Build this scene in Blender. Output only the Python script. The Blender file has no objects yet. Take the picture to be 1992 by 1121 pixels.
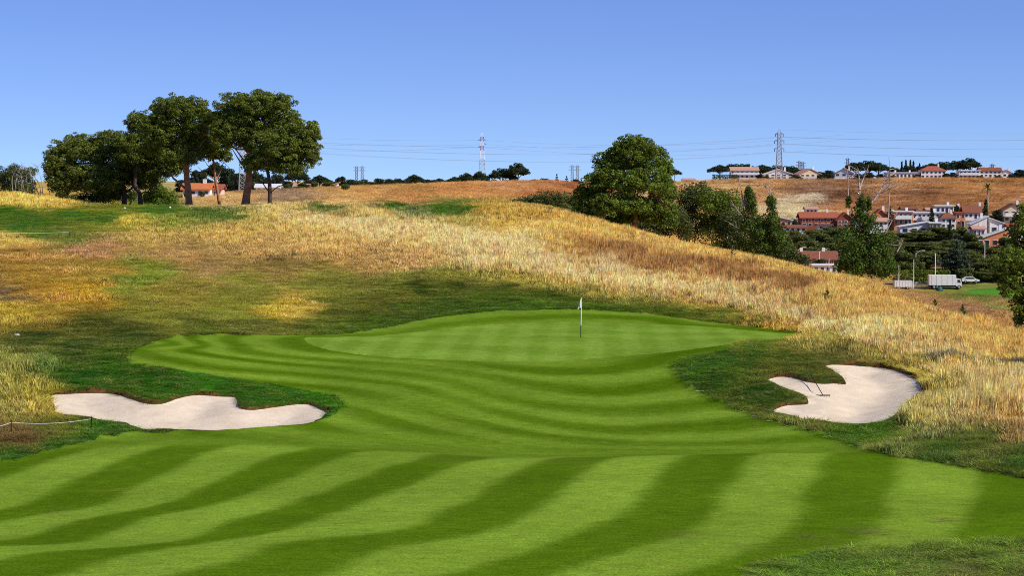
import bpy, math, random, time
import numpy as np
from mathutils import Vector
from mathutils.geometry import delaunay_2d_cdt
T0 = time.time()
random.seed(7); RNG = np.random.default_rng(7)
scene = bpy.context.scene
col = scene.collection

# ------------------------------------------------------------------ camera, sky, sun, exposure
FPX, CX, CY = 4493.0, 996.0, 560.5          # focal length and centre in photograph pixels (1992 wide)
CZ = 10.0                                   # camera height above the datum
HORIZON = 345.0
PITCH = math.atan((CY - HORIZON) / FPX)
cd = bpy.data.cameras.new('camera'); cam = bpy.data.objects.new('camera', cd); col.objects.link(cam)
cd.sensor_width = 36.0; cd.lens = 36.0 * FPX / 1992.0
cd.clip_start = 0.5; cd.clip_end = 20000
cam.location = (0, 0, CZ); cam.rotation_euler = (math.pi / 2 - PITCH, 0, 0)
scene.camera = cam

SUN_AZ = math.radians(118)      # clockwise from +Y (view direction): to the right and a little behind the camera
SUN_EL = math.radians(40)
w = bpy.data.worlds.new('World'); scene.world = w; w.use_nodes = True
nt = w.node_tree; nt.nodes.clear()
sky = nt.nodes.new('ShaderNodeTexSky'); sky.sky_type = 'NISHITA'; sky.sun_disc = False
sky.sun_elevation = SUN_EL; sky.sun_rotation = SUN_AZ
sky.altitude = 0; sky.air_density = 1.0; sky.dust_density = 0.2; sky.ozone_density = 4.0
tc = nt.nodes.new('ShaderNodeTexCoord')
sx = nt.nodes.new('ShaderNodeSeparateXYZ'); cxz = nt.nodes.new('ShaderNodeCombineXYZ')
ma = nt.nodes.new('ShaderNodeMath'); ma.operation = 'MULTIPLY_ADD'; ma.inputs[1].default_value = 1.7; ma.inputs[2].default_value = 0.115
nrm = nt.nodes.new('ShaderNodeVectorMath'); nrm.operation = 'NORMALIZE'
hs = nt.nodes.new('ShaderNodeHueSaturation'); hs.inputs['Hue'].default_value = 0.522; hs.inputs['Saturation'].default_value = 1.18; hs.inputs['Value'].default_value = 1.0
bg = nt.nodes.new('ShaderNodeBackground'); bg.inputs['Strength'].default_value = 0.15
wo = nt.nodes.new('ShaderNodeOutputWorld')
L = nt.links.new
L(tc.outputs['Generated'], sx.inputs[0]); L(sx.outputs[0], cxz.inputs[0]); L(sx.outputs[1], cxz.inputs[1])
L(sx.outputs[2], ma.inputs[0]); L(ma.outputs[0], cxz.inputs[2]); L(cxz.outputs[0], nrm.inputs[0])
L(nrm.outputs[0], sky.inputs[0]); L(sky.outputs[0], hs.inputs['Color']); L(hs.outputs[0], bg.inputs['Color']); L(bg.outputs[0], wo.inputs[0])
sd = bpy.data.lights.new('sun', 'SUN'); sun = bpy.data.objects.new('sun', sd); col.objects.link(sun)
sd.energy = 4.6; sd.angle = math.radians(0.5); sd.color = (1.0, 0.93, 0.82)
to_sun = Vector((math.sin(SUN_AZ) * math.cos(SUN_EL), math.cos(SUN_AZ) * math.cos(SUN_EL), math.sin(SUN_EL)))
sun.rotation_euler = to_sun.to_track_quat('Z', 'Y').to_euler()
sun.location = (200, -100, 250)
vs = scene.view_settings; vs.view_transform = 'Standard'; vs.look = 'None'; vs.gamma = 1.0; vs.exposure = 0.12
vs.use_curve_mapping = False
scene.cycles.use_denoising = False; scene.cycles.pixel_filter_type = 'BLACKMAN_HARRIS'; scene.cycles.filter_width = 1.0
scene.cycles.max_bounces = 6; scene.cycles.transparent_max_bounces = 8

# ------------------------------------------------------------------ helpers: projection
SP, CP = math.sin(PITCH), math.cos(PITCH)
def ray(px, py):
    x = (np.asarray(px, float) - CX) / FPX; y = (CY - np.asarray(py, float)) / FPX
    return x, CP + y * SP, -SP + y * CP
def W(px, py, d):
    x, yy, zz = ray(px, py)
    k = d / yy
    return np.stack([x * k, np.broadcast_to(np.asarray(d, float), np.shape(x * k)), CZ + zz * k], -1)
def proj(P):
    X, Y, Z = P[:, 0], np.maximum(P[:, 1], 1.0), P[:, 2] - CZ
    f = Y * CP - Z * SP; u = Y * SP + Z * CP
    return CX + FPX * X / f, CY - FPX * u / f
def lin(c):
    c = np.asarray(c, float) / 255.0
    return np.where(c <= 0.04045, c / 12.92, ((c + 0.055) / 1.055) ** 2.4)

# ------------------------------------------------------------------ terrain from surveyed sight lines
COLS = {
 -260: [(1121,48),(1060,54),(1000,62),(900,76),(850,86),(780,95),(700,106),(640,122),(560,145),(500,170),(461,215),(430,245),(404,264)],
 0: [(1121,48),(1062,54),(1045,57.5),(1000,63),(900,77),(850,85),(780,94),(700,106),(640,122),(560,145),(500,170),(461,215),(430,243),(405.5,262)],
 300: [(1121,48),(1057,54),(1042,57),(990,63),(920,72),(870,80),(842,86),(765,95.5),(700,106),(655,119),(600,133),(540,152),(480,185),(440,228),(406,258)],
 600: [(1121,48),(1048,54),(1000,60),(940,68),(870,80),(820,89),(780,96),(740,104),(690,113),(658,120.5),(625,133),(570,150),(520,168),(470,197),(430,232),(408,258)],
 800: [(1121,48),(1043,54),(980,61),(920,69),(885,76),(870,81),(830,89),(770,98),(697,111),(660,121),(645,128),(605,139),(562,152),(510,170),(460,198),(425,230),(402,256)],
 1000: [(1121,48),(1040,54),(960,63),(905,70.5),(897,72.5),(886,82),(860,86),(800,95),(740,103.5),(704,110),(660,121),(628,134),(600,141),(560,153),(510,170),(460,198),(425,228),(401,255)],
 1150: [(1121,48),(1040,54),(960,62.5),(900,71),(892,73),(883,82),(855,87),(795,95.5),(735,104),(700,111),(660,121),(627,134),(603,140.5),(570,150),(525,166),(480,193),(445,222),(425,240)],
 1300: [(1121,48),(1040,54),(960,62.5),(900,71),(888,73),(880,82),(850,87),(790,96),(730,104.5),(690,112),(660,121),(632,133),(610,139),(580,148),(540,162),(503,182),(480,203)],
 1450: [(1121,48),(1040,54),(960,63),(900,71),(886,73.5),(879,82),(848,87),(790,95),(735,101.5),(690,108),(666,115),(655,122),(640,131),(605,140),(570,151),(532,167),(508,185)],
 1560: [(1121,48),(1040,54),(960,63),(900,71),(887,74),(880,82),(850,86),(800,92),(745,99),(700,106),(670,114),(656,122),(640,130),(600,140),(560,154),(538,166),(530,174)],
 1700: [(1121,48),(1040,54),(960,63),(900,72.5),(882,76),(868,82),(830,88),(770,97),(708,106.5),(670,115),(630,127),(606,136),(586,147),(573,158)],
 1850: [(1121,48),(1050,53),(960,63.5),(910,71),(880,76),(830,85),(780,93),(720,104),(670,118),(638,137),(622,153),(612,170)],
 1992: [(1121,48),(1060,52),(1000,58),(940,67),(900,73),(860,79),(800,89),(740,100),(702,110),(680,124),(668,138)],
 2260: [(1121,48),(1060,52),(1000,58),(940,67),(900,73),(860,79),(800,89),(740,102),(716,112),(704,124),(696,138)],
}
ctrl = []
for px, prof in COLS.items():
    for py, d in prof: ctrl.append(W(px, py, d))
EXTRA = [ # beyond the crests (px, py, d)
 (0,384,285),(-260,384,285),(150,398,290),(0,384,330),(-260,380,330),(0,382,480),(400,397,380),(400,384,470),(0,366,700),
 (600,402,330),(600,386,400),(600,368,520),(800,400,330),(800,376,430),(800,361,520),(1000,400,335),(1000,376,430),(1000,357,520),
 (1150,418,290),(1150,398,350),(1150,362,520),(1300,440,520),(1300,430,620),(1220,395,520),(1220,420,350),
 (150,380,520),(400,377,540),(300,388,740),(600,374,620),(800,370,620),(1000,367,620),(1150,370,620),(600,384,740),(900,384,740),(1150,384,740),(0,376,950),(300,377,950),(700,377,950),(1100,376,950),
 (1800,556.5,560),(1650,556,560),(1950,556.5,560),(2200,557,560),(1800,576,430),(1950,580,420),(1950,603,335),(2200,610,330),(1650,572,430),
 (1850,640,230),(1992,690,200),(2260,700,200),(1740,612,230),(1950,640,270),
 (1560,560,240),(1560,565,300),(1300,500,250),(1300,497,300),(1300,480,430),(1450,535,250),(1450,535,320),(1450,540,430),
 (1650,510,590),(1650,478,605),(1650,440,660),(1650,418,720),(1850,512,590),(1850,478,610),(1850,438,660),(1850,416,720),(2200,470,620),(2200,416,720),
 (1450,500,560),(1450,450,640),(1450,415,720),(1300,430,600),(1300,415,720),
 (1400,395,800),(1400,353,1000),(1600,395,790),(1600,352,1000),(1750,395,790),(1750,351,1000),(1900,393,800),(1900,350,1000),(2200,392,800),(2200,352,1000),(1300,358,960),(1300,385,800),
 (1350,364,1085),(1600,364,1085),(1800,363,1085),(2200,364,1085),(1400,362,1300),(1800,362,1300),(2200,362,1300),(-260,368,1300),(400,368,1300),(900,368,1300)]
for e in EXTRA: ctrl.append(W(*e))
for px in (-300, 200, 700, 1200, 1700, 2300):
    for d, z in ((2200, -6), (4500, -9), (8000, -20)): ctrl.append(np.array([(px - CX) / FPX * d, d, CZ + z]))
for px in (-300, 200, 700, 1200, 1700, 2300): ctrl.append(W(px, 1240, 42))
ctrl = np.array(ctrl)
def uv_of(X, Y):
    Yc = np.clip(Y, 40, 8500)
    return np.clip(X / Yc, -0.34, 0.34), 0.62 * np.log(Yc)
def tps(r2): return 0.5 * r2 * np.log(r2 + 1e-12)
class RBF:
    def __init__(s, A, v, reg):
        s.A = A; n = len(A)
        K = tps(((A[:, None] - A[None]) ** 2).sum(-1)); K[np.arange(n), np.arange(n)] += reg
        Pm = np.c_[np.ones(n), A]
        M = np.zeros((n + 3, n + 3)); M[:n, :n] = K; M[:n, n:] = Pm; M[n:, :n] = Pm.T
        s.w = np.linalg.solve(M, np.r_[v, np.zeros(3)])
    def __call__(s, B):
        out = np.empty(len(B)); n = len(s.A)
        for i in range(0, len(B), 20000):
            b = B[i:i + 20000]
            r2 = (b[:, 0:1] - s.A[None, :, 0]) ** 2 + (b[:, 1:2] - s.A[None, :, 1]) ** 2
            out[i:i + 20000] = tps(r2) @ s.w[:n] + s.w[n] + b @ s.w[n + 1:]
        return out
cu, cv = uv_of(ctrl[:, 0], ctrl[:, 1])
BASE = RBF(np.c_[cu, cv], ctrl[:, 2] - CZ, 2e-5)
def base(X, Y):
    X = np.atleast_1d(np.asarray(X, float)); Y = np.atleast_1d(np.asarray(Y, float))
    u, v = uv_of(X, Y); return BASE(np.c_[u, v]) + CZ
DM = 43 * (1.00125 ** np.arange(0, 2900))
def G(pts, dmax=1500):
    """first hit of each photograph sight line with the bare terrain"""
    out = []
    for px, py in pts:
        x, yy, zz = ray(px, py); d = DM[DM < dmax]; k = d / yy
        zr = CZ + zz * k; zt = base(x * k, d)
        below = np.nonzero(zr <= zt)[0]
        i = below[0] if len(below) else len(d) - 1
        if i > 0 and len(below):
            a = zr[i-1] - zt[i-1]; b = zr[i] - zt[i]; t = a / (a - b + 1e-9); dd = d[i-1] + t * (d[i] - d[i-1])
        else: dd = d[i]
        out.append((float(x * dd / yy), float(dd)))
    return np.array(out)
# smooth value noise
_perm = RNG.random((256, 256))
def vnoise(X, Y, s, o=0):
    x = X / s + o * 17.3; y = Y / s + o * 9.7
    xi = np.floor(x).astype(int); yi = np.floor(y).astype(int); fx = x - xi; fy = y - yi
    fx = fx * fx * (3 - 2 * fx); fy = fy * fy * (3 - 2 * fy)
    p = lambda a, b: _perm[a % 256, b % 256]
    return ((p(xi, yi) * (1 - fx) + p(xi + 1, yi) * fx) * (1 - fy) + (p(xi, yi + 1) * (1 - fx) + p(xi + 1, yi + 1) * fx) * fy) * 2 - 1
def catmull(P, closed, step):
    P = np.asarray(P, float); n = len(P); out = []
    rng = range(n) if closed else range(n - 1)
    for i in rng:
        p0 = P[(i-1) % n] if closed or i > 0 else P[i]; p1 = P[i]; p2 = P[(i+1) % n]
        p3 = P[(i+2) % n] if closed or i + 2 < n else P[(i+1) % n]
        m = max(1, int(np.linalg.norm(p2 - p1) / step))
        for k in range(m):
            t = k / m
            out.append(0.5 * ((2*p1) + (-p0+p2)*t + (2*p0-5*p1+4*p2-p3)*t*t + (-p0+3*p1-3*p2+p3)*t**3))
    if not closed: out.append(P[-1])
    return np.array(out)
def inpoly(P, poly):
    x, y = P[:, 0], P[:, 1]; res = np.zeros(len(P), bool)
    lo, hi = poly.min(0), poly.max(0)
    m = (x >= lo[0]) & (x <= hi[0]) & (y >= lo[1]) & (y <= hi[1])
    if not m.any(): return res
    xs, ys = x[m], y[m]; r = np.zeros(len(xs), bool)
    a = poly; b = np.roll(poly, -1, 0)
    for (x1, y1), (x2, y2) in zip(a, b):
        c = ((y1 > ys) != (y2 > ys)) & (xs < (x2 - x1) * (ys - y1) / (y2 - y1 + 1e-12) + x1)
        r ^= c
    res[m] = r; return res
def pdist(P, poly, cap=6.0):
    out = np.full(len(P), cap)
    lo, hi = poly.min(0) - cap, poly.max(0) + cap
    m = np.nonzero(((P >= lo) & (P <= hi)).all(1))[0]
    if not len(m): return out
    q = P[m]; best = np.full(len(m), cap * cap)
    a = poly; b = np.roll(poly, -1, 0)
    for p1, p2 in zip(a, b):
        e = p2 - p1; l2 = e @ e + 1e-12
        t = np.clip(((q - p1) @ e) / l2, 0, 1); dd = q - p1 - t[:, None] * e
        best = np.minimum(best, (dd * dd).sum(1))
    out[m] = np.sqrt(best); return out

# ------------------------------------------------------------------ zones of the course
GREEN_PX = [(592,660),(604,671),(640,682),(700,690),(780,696),(860,700),(940,703),(1020,704),(1100,702),(1180,697),(1260,690),(1330,682),(1390,673),(1436,667),(1490,662),(1540,659),(1566,655.5),(1540,650),(1500,646),(1440,641),(1380,636.5),(1300,632),(1220,629),(1150,627),(1080,628),(1030,629),(960,632),(900,637),(850,642),(790,648),(720,654),(650,656.5),(605,657)]
FAIR_PX_TOP = [(0,899),(81,881),(140,867),(205,853),(262,844),(300,845),(351,843.5),(440,838),(527,832),(590,826),(632,819),(655,806),(668,790),(655,773),(600,758),(527,747),(457,738),(351,722),(267,712),(248,702),(255,688),(283,673),(328,657),(422,651),(520,651.5),(600,652.5),(680,648),(760,636),(830,622),(900,612),(970,606),(1060,603),(1140,603.5),(1220,608.5),(1300,616),(1380,626),(1450,635),(1520,643),(1580,652),(1580,657),(1530,662),(1480,664),(1436,667),(1410,685),(1364,694),(1332,699),(1316,712),(1321,731),(1357,760),(1400,780),(1443,799),(1528,826),(1585,842),(1657,866)]
B1_PX = [(97,768),(130,764),(180,762),(225,764),(262,775),(285,782),(312,783),(350,771),(385,766),(430,769),(458,770),(465,775),(468,790),(490,795),(530,790),(575,784),(605,785),(630,795),(645,802),(630,816),(595,827),(527,832),(440,838),(351,843),(300,843),(270,838),(235,825),(180,817),(110,808),(104,790)]
B2_PX = [(1489,741),(1500,733),(1520,730),(1550,733),(1575,741),(1600,744),(1625,743),(1642,745),(1641,738),(1622,722),(1602,711),(1622,707),(1680,710),(1725,714),(1760,724),(1785,737),(1793,750),(1797,758),(1813,766),(1806,776),(1775,777),(1770,790),(1768,803),(1745,812),(1710,826),(1672,831),(1600,823),(1540,810),(1502,799),(1520,788),(1540,785),(1567,784),(1569,777),(1550,768),(1518,755)]
BR_PX = [(1445,1124),(1455,1104),(1540,1090),(1637,1075),(1720,1066),(1796,1061),(1916,1055),(1992,1053)]
green = catmull(G(GREEN_PX), True, 0.35)
fair = G(FAIR_PX_TOP)
tail = np.array([[0,0]] * 0).reshape(0, 2)
rt = [(1710,881,75.5),(1800,899,73),(1907,917,70.5),(1992,930,68.5),(2140,950,66)]
rt = np.array([W(*q)[:2] for q in rt])
br = G(BR_PX)
fair = np.r_[np.array([[-22, 77.5]]), fair, rt, np.array([[20.5, 60], [16.5, 53.2]]), br[::-1], np.array([[4.6, 47.0], [4.4, 41], [-16, 41], [-26, 60]])]
fair = catmull(fair, True, 0.4)
b1 = catmull(G(B1_PX), True, 0.22); b2 = catmull(G(B2_PX), True, 0.22)
for b in (b1, b2): b += RNG.normal(0, 0.009, b.shape)
def inset(poly, k):
    t = np.roll(poly, -1, 0) - np.roll(poly, 1, 0); t /= np.linalg.norm(t, axis=1)[:, None] + 1e-9
    area = 0.5 * np.sum(poly[:, 0] * np.roll(poly[:, 1], -1) - np.roll(poly[:, 0], -1) * poly[:, 1])
    nrm_ = np.c_[-t[:, 1], t[:, 0]] * (1 if area > 0 else -1)
    return poly + nrm_ * k
b1i, b2i = inset(b1, 0.055), inset(b2, 0.055)
ffair = G([(1868,571),(1885,562),(1940,558.5),(1992,557.5),(2150,557),(2150,640),(2030,622),(1985,613),(1945,603),(1905,588)])
ffair = catmull(ffair, True, 6.0)

def terrain(X, Y):
    X = np.asarray(X, float); Y = np.asarray(Y, float)
    z = base(X, Y); P = np.c_[X, Y]
    dg = pdist(P, green, 3.0); ing = inpoly(P, green); inf = inpoly(P, fair)
    rough = np.where(ing | inf, 0.0, 1.0)
    near = np.clip((170 - Y) / 60, 0, 1)
    z = z + 0.05 * vnoise(X, Y, 5.0) * np.where(ing, 0.3, 1)
    z = z + rough * 0.05 * near
    z = z + rough * (0.07 * vnoise(X, Y, 1.7, 1) + 0.045 * vnoise(X, Y, 0.7, 2)) * np.clip((dg) / 2.0, 0, 1)
    far = np.clip((Y - 150) / 100, 0, 1)
    z = z + far * 0.14 * vnoise(X, Y, 9, 3) + np.clip((Y - 320) / 200, 0, 1) * 0.35 * vnoise(X, Y, 21, 4)
    for b in (b1, b2):
        ins = inpoly(P, b); dd = pdist(P, b, 4.0)
        q = np.clip(dd / 2.6, 0, 1); q = q * q * (3 - 2 * q)
        sand = ins & (dd > 0.03)
        edge = np.clip(1 - dd / 0.9, 0, 1)
        z = np.where(sand, base(X, Y) - 0.07 - 0.32 * q + (0.05 * vnoise(X, Y, 1.5, 5) + 0.015 * vnoise(X, Y, 0.5, 6)) * np.clip(dd, 0, 1), z)
        z = np.where(~sand, z + 0.05 * edge, z)
    return z
def gz(X, Y): return float(terrain([X], [Y])[0])

# ------------------------------------------------------------------ colour and height of the grass cover (surveyed samples)
S = [ # px, py, blade height m, r, g, b (as seen)
(50,430,.06,74,112,34),(200,425,.06,74,110,36),(120,415,.05,70,112,32),(20,412,.05,72,113,34),(300,410,.06,72,106,36),(330,408,.05,72,108,36),(245,432,.4,190,165,60),(350,430,.4,150,145,52),(450,422,.35,95,112,40),(400,415,.3,85,105,38),(520,430,.5,200,170,80),(560,415,.5,215,178,85),(600,425,.6,225,180,90),
(640,407,.3,85,108,38),(600,408,.3,80,105,35),(690,425,.5,160,135,70),(720,420,.7,215,175,95),(760,404,.2,70,105,32),(800,415,.4,120,125,65),(850,406,.15,62,104,30),(900,406,.15,66,104,32),(950,410,.5,190,150,60),(1000,420,.6,200,160,70),(1050,428,.5,190,150,65),
(20,466,.25,200,165,75),(100,455,.08,80,110,40),(30,445,.06,62,108,34),(150,462,.2,110,115,45),(300,460,.4,195,160,75),(450,460,.5,205,165,80),(600,455,.6,220,175,90),(750,450,.7,232,192,118),(850,455,.7,226,186,112),(900,440,.5,170,150,70),(1000,440,.6,200,162,70),(1100,450,.7,205,165,75),(1200,470,.7,200,160,70),
(50,500,.22,185,140,70),(200,490,.22,178,132,80),(350,500,.18,180,140,80),(500,490,.3,190,150,80),(650,480,.5,220,170,90),(800,480,.6,226,178,98),(900,480,.7,236,192,118),(1000,490,.7,236,192,120),(1100,480,.7,210,165,80),(1150,490,.7,190,150,70),(1300,500,.8,215,165,80),(1400,510,.8,200,150,70),
(50,530,.22,180,138,58),(200,530,.22,178,142,62),(280,540,.18,130,140,50),(400,520,.14,172,136,82),(550,520,.14,162,130,72),(700,515,.22,185,145,80),(800,510,.3,205,160,90),(950,510,.6,232,188,122),(1050,520,.7,236,192,124),(1200,530,.75,236,192,122),(1350,540,.8,215,165,90),(1450,530,.8,160,115,60),(1500,545,.8,150,105,55),(1600,540,.6,215,165,75),(1550,530,.6,215,168,75),
(20,570,.18,150,118,76),(100,575,.22,185,140,55),(180,570,.26,195,150,50),(350,560,.13,160,138,60),(500,560,.1,146,136,58),(650,550,.1,146,138,58),(800,545,.1,140,138,55),(900,538,.12,150,145,55),(1000,545,.18,190,165,70),(1100,550,.3,200,165,80),(1200,560,.6,226,180,102),(1300,570,.75,236,187,112),(1400,570,.8,236,187,112),(1500,590,.8,230,180,102),(1600,590,.7,225,175,90),(1700,590,.6,215,160,75),
(30,620,.28,200,165,60),(120,610,.22,185,150,60),(300,610,.09,152,140,56),(450,600,.1,148,140,54),(540,600,.3,200,165,60),(590,605,.3,215,175,80),(650,600,.08,104,110,42),(750,590,.08,112,112,44),(820,562,.08,62,78,26),(900,558,.08,60,78,26),(980,560,.08,66,82,28),(1060,572,.08,74,94,34),(1150,590,.08,80,98,36),(950,580,.07,74,96,34),(860,580,.07,82,98,36),(1100,585,.07,74,96,34),(1250,585,.12,150,132,60),(1350,600,.25,190,153,70),(1450,620,.3,200,158,75),(1540,636,.28,195,152,60),(1600,620,.5,220,170,85),(1700,640,.65,226,182,104),(1800,680,.75,226,177,98),(1900,640,.8,220,165,80),(1850,612,.14,165,120,85),(1900,630,.12,142,106,80),(1800,592,.16,165,122,82),(1870,622,.12,150,110,80),(1950,648,.4,180,135,70),(1980,680,.7,215,165,80),
(1000,592,.06,72,102,34),(1150,600,.06,72,102,34),(880,600,.06,84,106,38),(760,622,.06,76,104,36),(1300,608,.06,78,100,34),(1420,625,.07,110,110,42),(1250,598,.08,98,102,40),
(1750,690,.6,215,175,80),(1850,720,.75,215,170,80),(1900,800,.7,216,182,104),(1960,840,.45,190,150,80),(1800,815,.5,195,168,88),(1720,835,.09,72,102,36),(1850,872,.1,58,88,34),(1985,895,.1,60,86,34),(1900,860,.12,80,95,40),(1650,845,.06,68,104,34),
(1450,700,.07,66,98,34),(1400,740,.07,58,92,32),(1550,690,.08,72,94,36),(1650,680,.1,98,92,46),(1500,765,.06,58,86,30),(1600,700,.08,84,92,40),(1580,735,.07,72,90,36),(1440,720,.05,88,112,40),(1380,702,.06,66,104,34),(1345,716,.06,64,106,32),(1480,680,.06,70,100,34),(1420,690,.06,66,102,34),(1700,695,.25,150,135,60),(1780,705,.5,200,165,72),(1630,740,.06,70,86,34),(1620,655,.12,104,108,46),(1500,672,.06,74,100,36),
(50,660,.08,62,76,36),(150,680,.08,60,80,36),(240,655,.08,66,82,36),(30,720,.35,150,140,60),(100,715,.3,112,125,50),(160,735,.08,50,96,30),(60,770,.4,170,150,60),(90,800,.35,190,160,75),(20,800,.35,150,135,60),(220,720,.06,58,98,28),(300,745,.06,50,94,24),(450,762,.06,50,94,22),(560,775,.06,56,100,24),(400,735,.05,62,115,28),(620,785,.05,60,112,24),
(30,850,.12,132,100,60),(100,838,.1,112,108,46),(200,838,.09,64,102,36),(20,885,.05,52,95,34),(120,865,.05,60,100,36),(600,638,.07,90,102,38),(400,640,.07,92,102,44),(500,630,.08,112,112,50),(200,640,.08,80,88,38),
(1800,1090,.09,100,125,52),(1950,1080,.09,100,124,52),(1600,1110,.08,92,122,46),(1992,1115,.09,108,124,60),(1850,1110,.09,116,122,62),
# far ground
(700,385,.2,222,168,98),(900,372,.2,216,158,92),(800,392,.2,208,150,86),(650,395,.2,226,178,108),(450,385,.2,226,180,112),(400,395,.2,226,180,112),(1000,365,.2,214,160,100),(1050,376,.2,190,128,76),(1140,368,.2,165,108,66),(560,383,.2,170,140,105),(60,392,.6,226,182,82),(0,385,.6,222,176,80),(120,398,.5,214,170,74),
(1400,358,.3,216,172,108),(1350,360,.3,216,172,108),(1500,360,.3,212,165,100),(1480,385,.3,205,150,85),(1530,395,.3,224,202,150),(1570,385,.3,226,206,158),(1560,410,.3,220,196,142),(1600,390,.3,140,98,62),(1650,375,.3,150,104,68),(1550,370,.3,140,98,64),(1620,380,.3,138,96,62),(1690,372,.3,180,132,82),(1740,385,.3,176,126,78),(1700,395,.3,178,122,70),(1800,375,.3,150,102,60),(1750,358,.3,206,158,100),(1850,395,.3,172,120,68),(1900,365,.3,190,140,80),(1950,380,.3,180,128,74),(1992,395,.3,180,130,78),(1640,405,.3,190,138,80),
(1600,450,.3,70,80,40),(1800,470,.3,75,80,45),(1650,520,.3,90,90,60),(1850,530,.3,95,95,65),(1780,565,.25,172,142,72),(1840,566,.12,120,122,52),(1880,566,.1,110,125,50),(1760,575,.2,165,130,80),
]
BANDS = [
 (.60, (234,190,116), [(560,415),(660,440),(760,455),(860,470),(960,502),(1060,527),(1200,547),(1300,571),(1400,588),(1500,612),(1600,640),(1700,668),(1800,702)]),
 (.28, (172,152,64), [(900,540),(1000,546),(1100,562),(1200,580),(1300,600),(1400,620),(1500,640),(1600,664)]),
 (.80, (158,112,58), [(1130,484),(1200,497),(1300,516),(1400,537),(1480,553),(1560,574)]),
 (.55, (224,174,88), [(1050,438),(1150,458),(1250,480),(1350,502),(1450,518),(1550,534),(1650,566),(1750,604),(1850,642),(1950,684)]),
 (.70, (230,186,110), [(1700,652),(1800,692),(1900,744),(1992,792)]),
 (.45, (186,162,72), [(1620,668),(1680,694),(1750,722),(1810,752)]),
 (.07, (70,102,32), [(760,632),(830,616),(900,606),(980,600),(1060,597),(1140,597),(1220,602),(1300,610),(1380,620),(1450,630)]),
 (.07, (80,100,36), [(640,640),(700,634),(780,612),(860,592),(940,582),(1020,580),(1100,584),(1180,592),(1260,600)]),
 (.22, (205,150,62), [(1440,630),(1500,640),(1560,651)]),
]
for h_, c_, l_ in BANDS:
    q_ = catmull(np.array(l_, float), False, 34)
    S += [(p_[0], p_[1], h_, *c_) for p_ in q_]
S = np.array(S, float)
def cover(P):
    px, py = proj(P)
    X_, Y_ = P[:, 0], P[:, 1]; sc_ = 1.0 / np.clip(P[:, 1], 60, 1000) * 130
    px = px + (34 * vnoise(X_, Y_, 4.5, 21) + 16 * vnoise(X_, Y_, 1.6, 22)); py = py + (9 * vnoise(X_, Y_, 5.5, 23) + 5 * vnoise(X_, Y_, 1.9, 24)) * np.clip((py - 380) / 200, .25, 1)
    out = np.zeros((len(P), 4)); vals = np.c_[lin(S[:, 3:6]), S[:, 2]]
    ys = np.where(S[:, 1] < 470, 3.0, 2.0)
    for i in range(0, len(P), 8000):
        dx = px[i:i+8000, None] - S[None, :, 0]; dy = (py[i:i+8000, None] - S[None, :, 1]) * ys[None]
        w_ = 1.0 / (dx * dx + dy * dy + 70.0) ** 1.9
        out[i:i+8000] = (w_ @ vals) / w_.sum(1)[:, None]
    return out[:, :3], out[:, 3]

# stripes of the mower
FS = [
 (0,[(0,994),(105,952),(211,903),(316,871),(386,853)]), (1,[(0,1015),(105,998),(169,990),(246,959),(334,920),(422,875),(474,853)]),
 (2,[(0,1054),(70,1041),(158,1015),(281,990),(387,952),(492,903),(597,874),(650,860)]), (3,[(0,1063),(105,1058),(193,1045),(299,1008),(422,980),(527,945),(632,903),(700,880)]),
 (4,[(0,1092),(105,1072),(246,1064),(351,1053),(422,1026),(527,994),(632,955),(705,931),(811,898)]), (5,[(158,1110),(246,1082),(351,1062),(457,1050),(527,1040),(597,1019),(688,983),(776,952),(846,924),(899,902)]),
 (6,[(316,1121),(386,1110),(492,1078),(562,1054),(700,1043),(776,1033),(846,1005),(916,973),(987,927),(1030,908)]), (7,[(670,1110),(776,1061),(881,1047),(969,1026),(1039,991),(1092,955),(1140,914)]),
 (8,[(846,1121),(916,1103),(1022,1075),(1127,1033),(1215,998),(1268,945),(1300,908)]), (9,[(1100,1110),(1200,1079),(1280,1055),(1359,1027),(1399,979),(1439,928),(1450,900)]),
 (10,[(1440,1080),(1520,1040),(1550,999),(1558,960),(1582,936),(1598,900)]), (11,[(1690,1040),(1733,999),(1737,952),(1745,908)]), (12,[(1870,1020),(1892,971),(1904,924)]), (-1,[(0,930),(105,895),(200,868)]), (13,[(2030,1000),(2060,950)]),
]
AS = [
 (0,[(578,670),(600,681),(662,687),(800,697),(950,713),(1103,725),(1230,714),(1290,700)]), (1,[(437,662),(465,679),(521,691),(605,697),(718,706),(800,711),(950,732),(1061,750),(1173,761),(1286,748),(1330,738)]),
 (2,[(381,662),(361,679),(409,694),(493,702),(605,711),(800,729),(950,765),(1089,793),(1202,798),(1314,792),(1375,785)]), (3,[(340,670),(330,702),(381,714),(493,723),(605,731),(690,739),(800,754),(950,800),(1100,830),(1202,837),(1314,832),(1380,831),(1465,820)]),
 (4,[(620,752),(700,768),(800,790),(950,830),(1100,855),(1202,865),(1340,868),(1437,862),(1549,854)]), (5,[(690,800),(800,832),(950,865),(1100,878),(1250,878),(1465,876),(1605,876)]),
 (0,[(700,652),(850,634),(1000,620),(1150,616),(1300,623),(1450,638)]), (0.55,[(760,637),(900,614),(1060,605),(1220,610),(1380,627)]), (-0.5,[(900,640),(1150,650),(1000,690),(800,680)]),
]
def field(lst):
    A, v = [], []
    for k, pts in lst:
        g = G(pts, 160)
        for q in g: A.append(q); v.append(k)
    A = np.array(A)
    return RBF(np.c_[A[:, 0] / 20, A[:, 1] / 20], np.array(v, float), 2.5e-3)
RF, RA = field(FS), field(AS)
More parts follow.
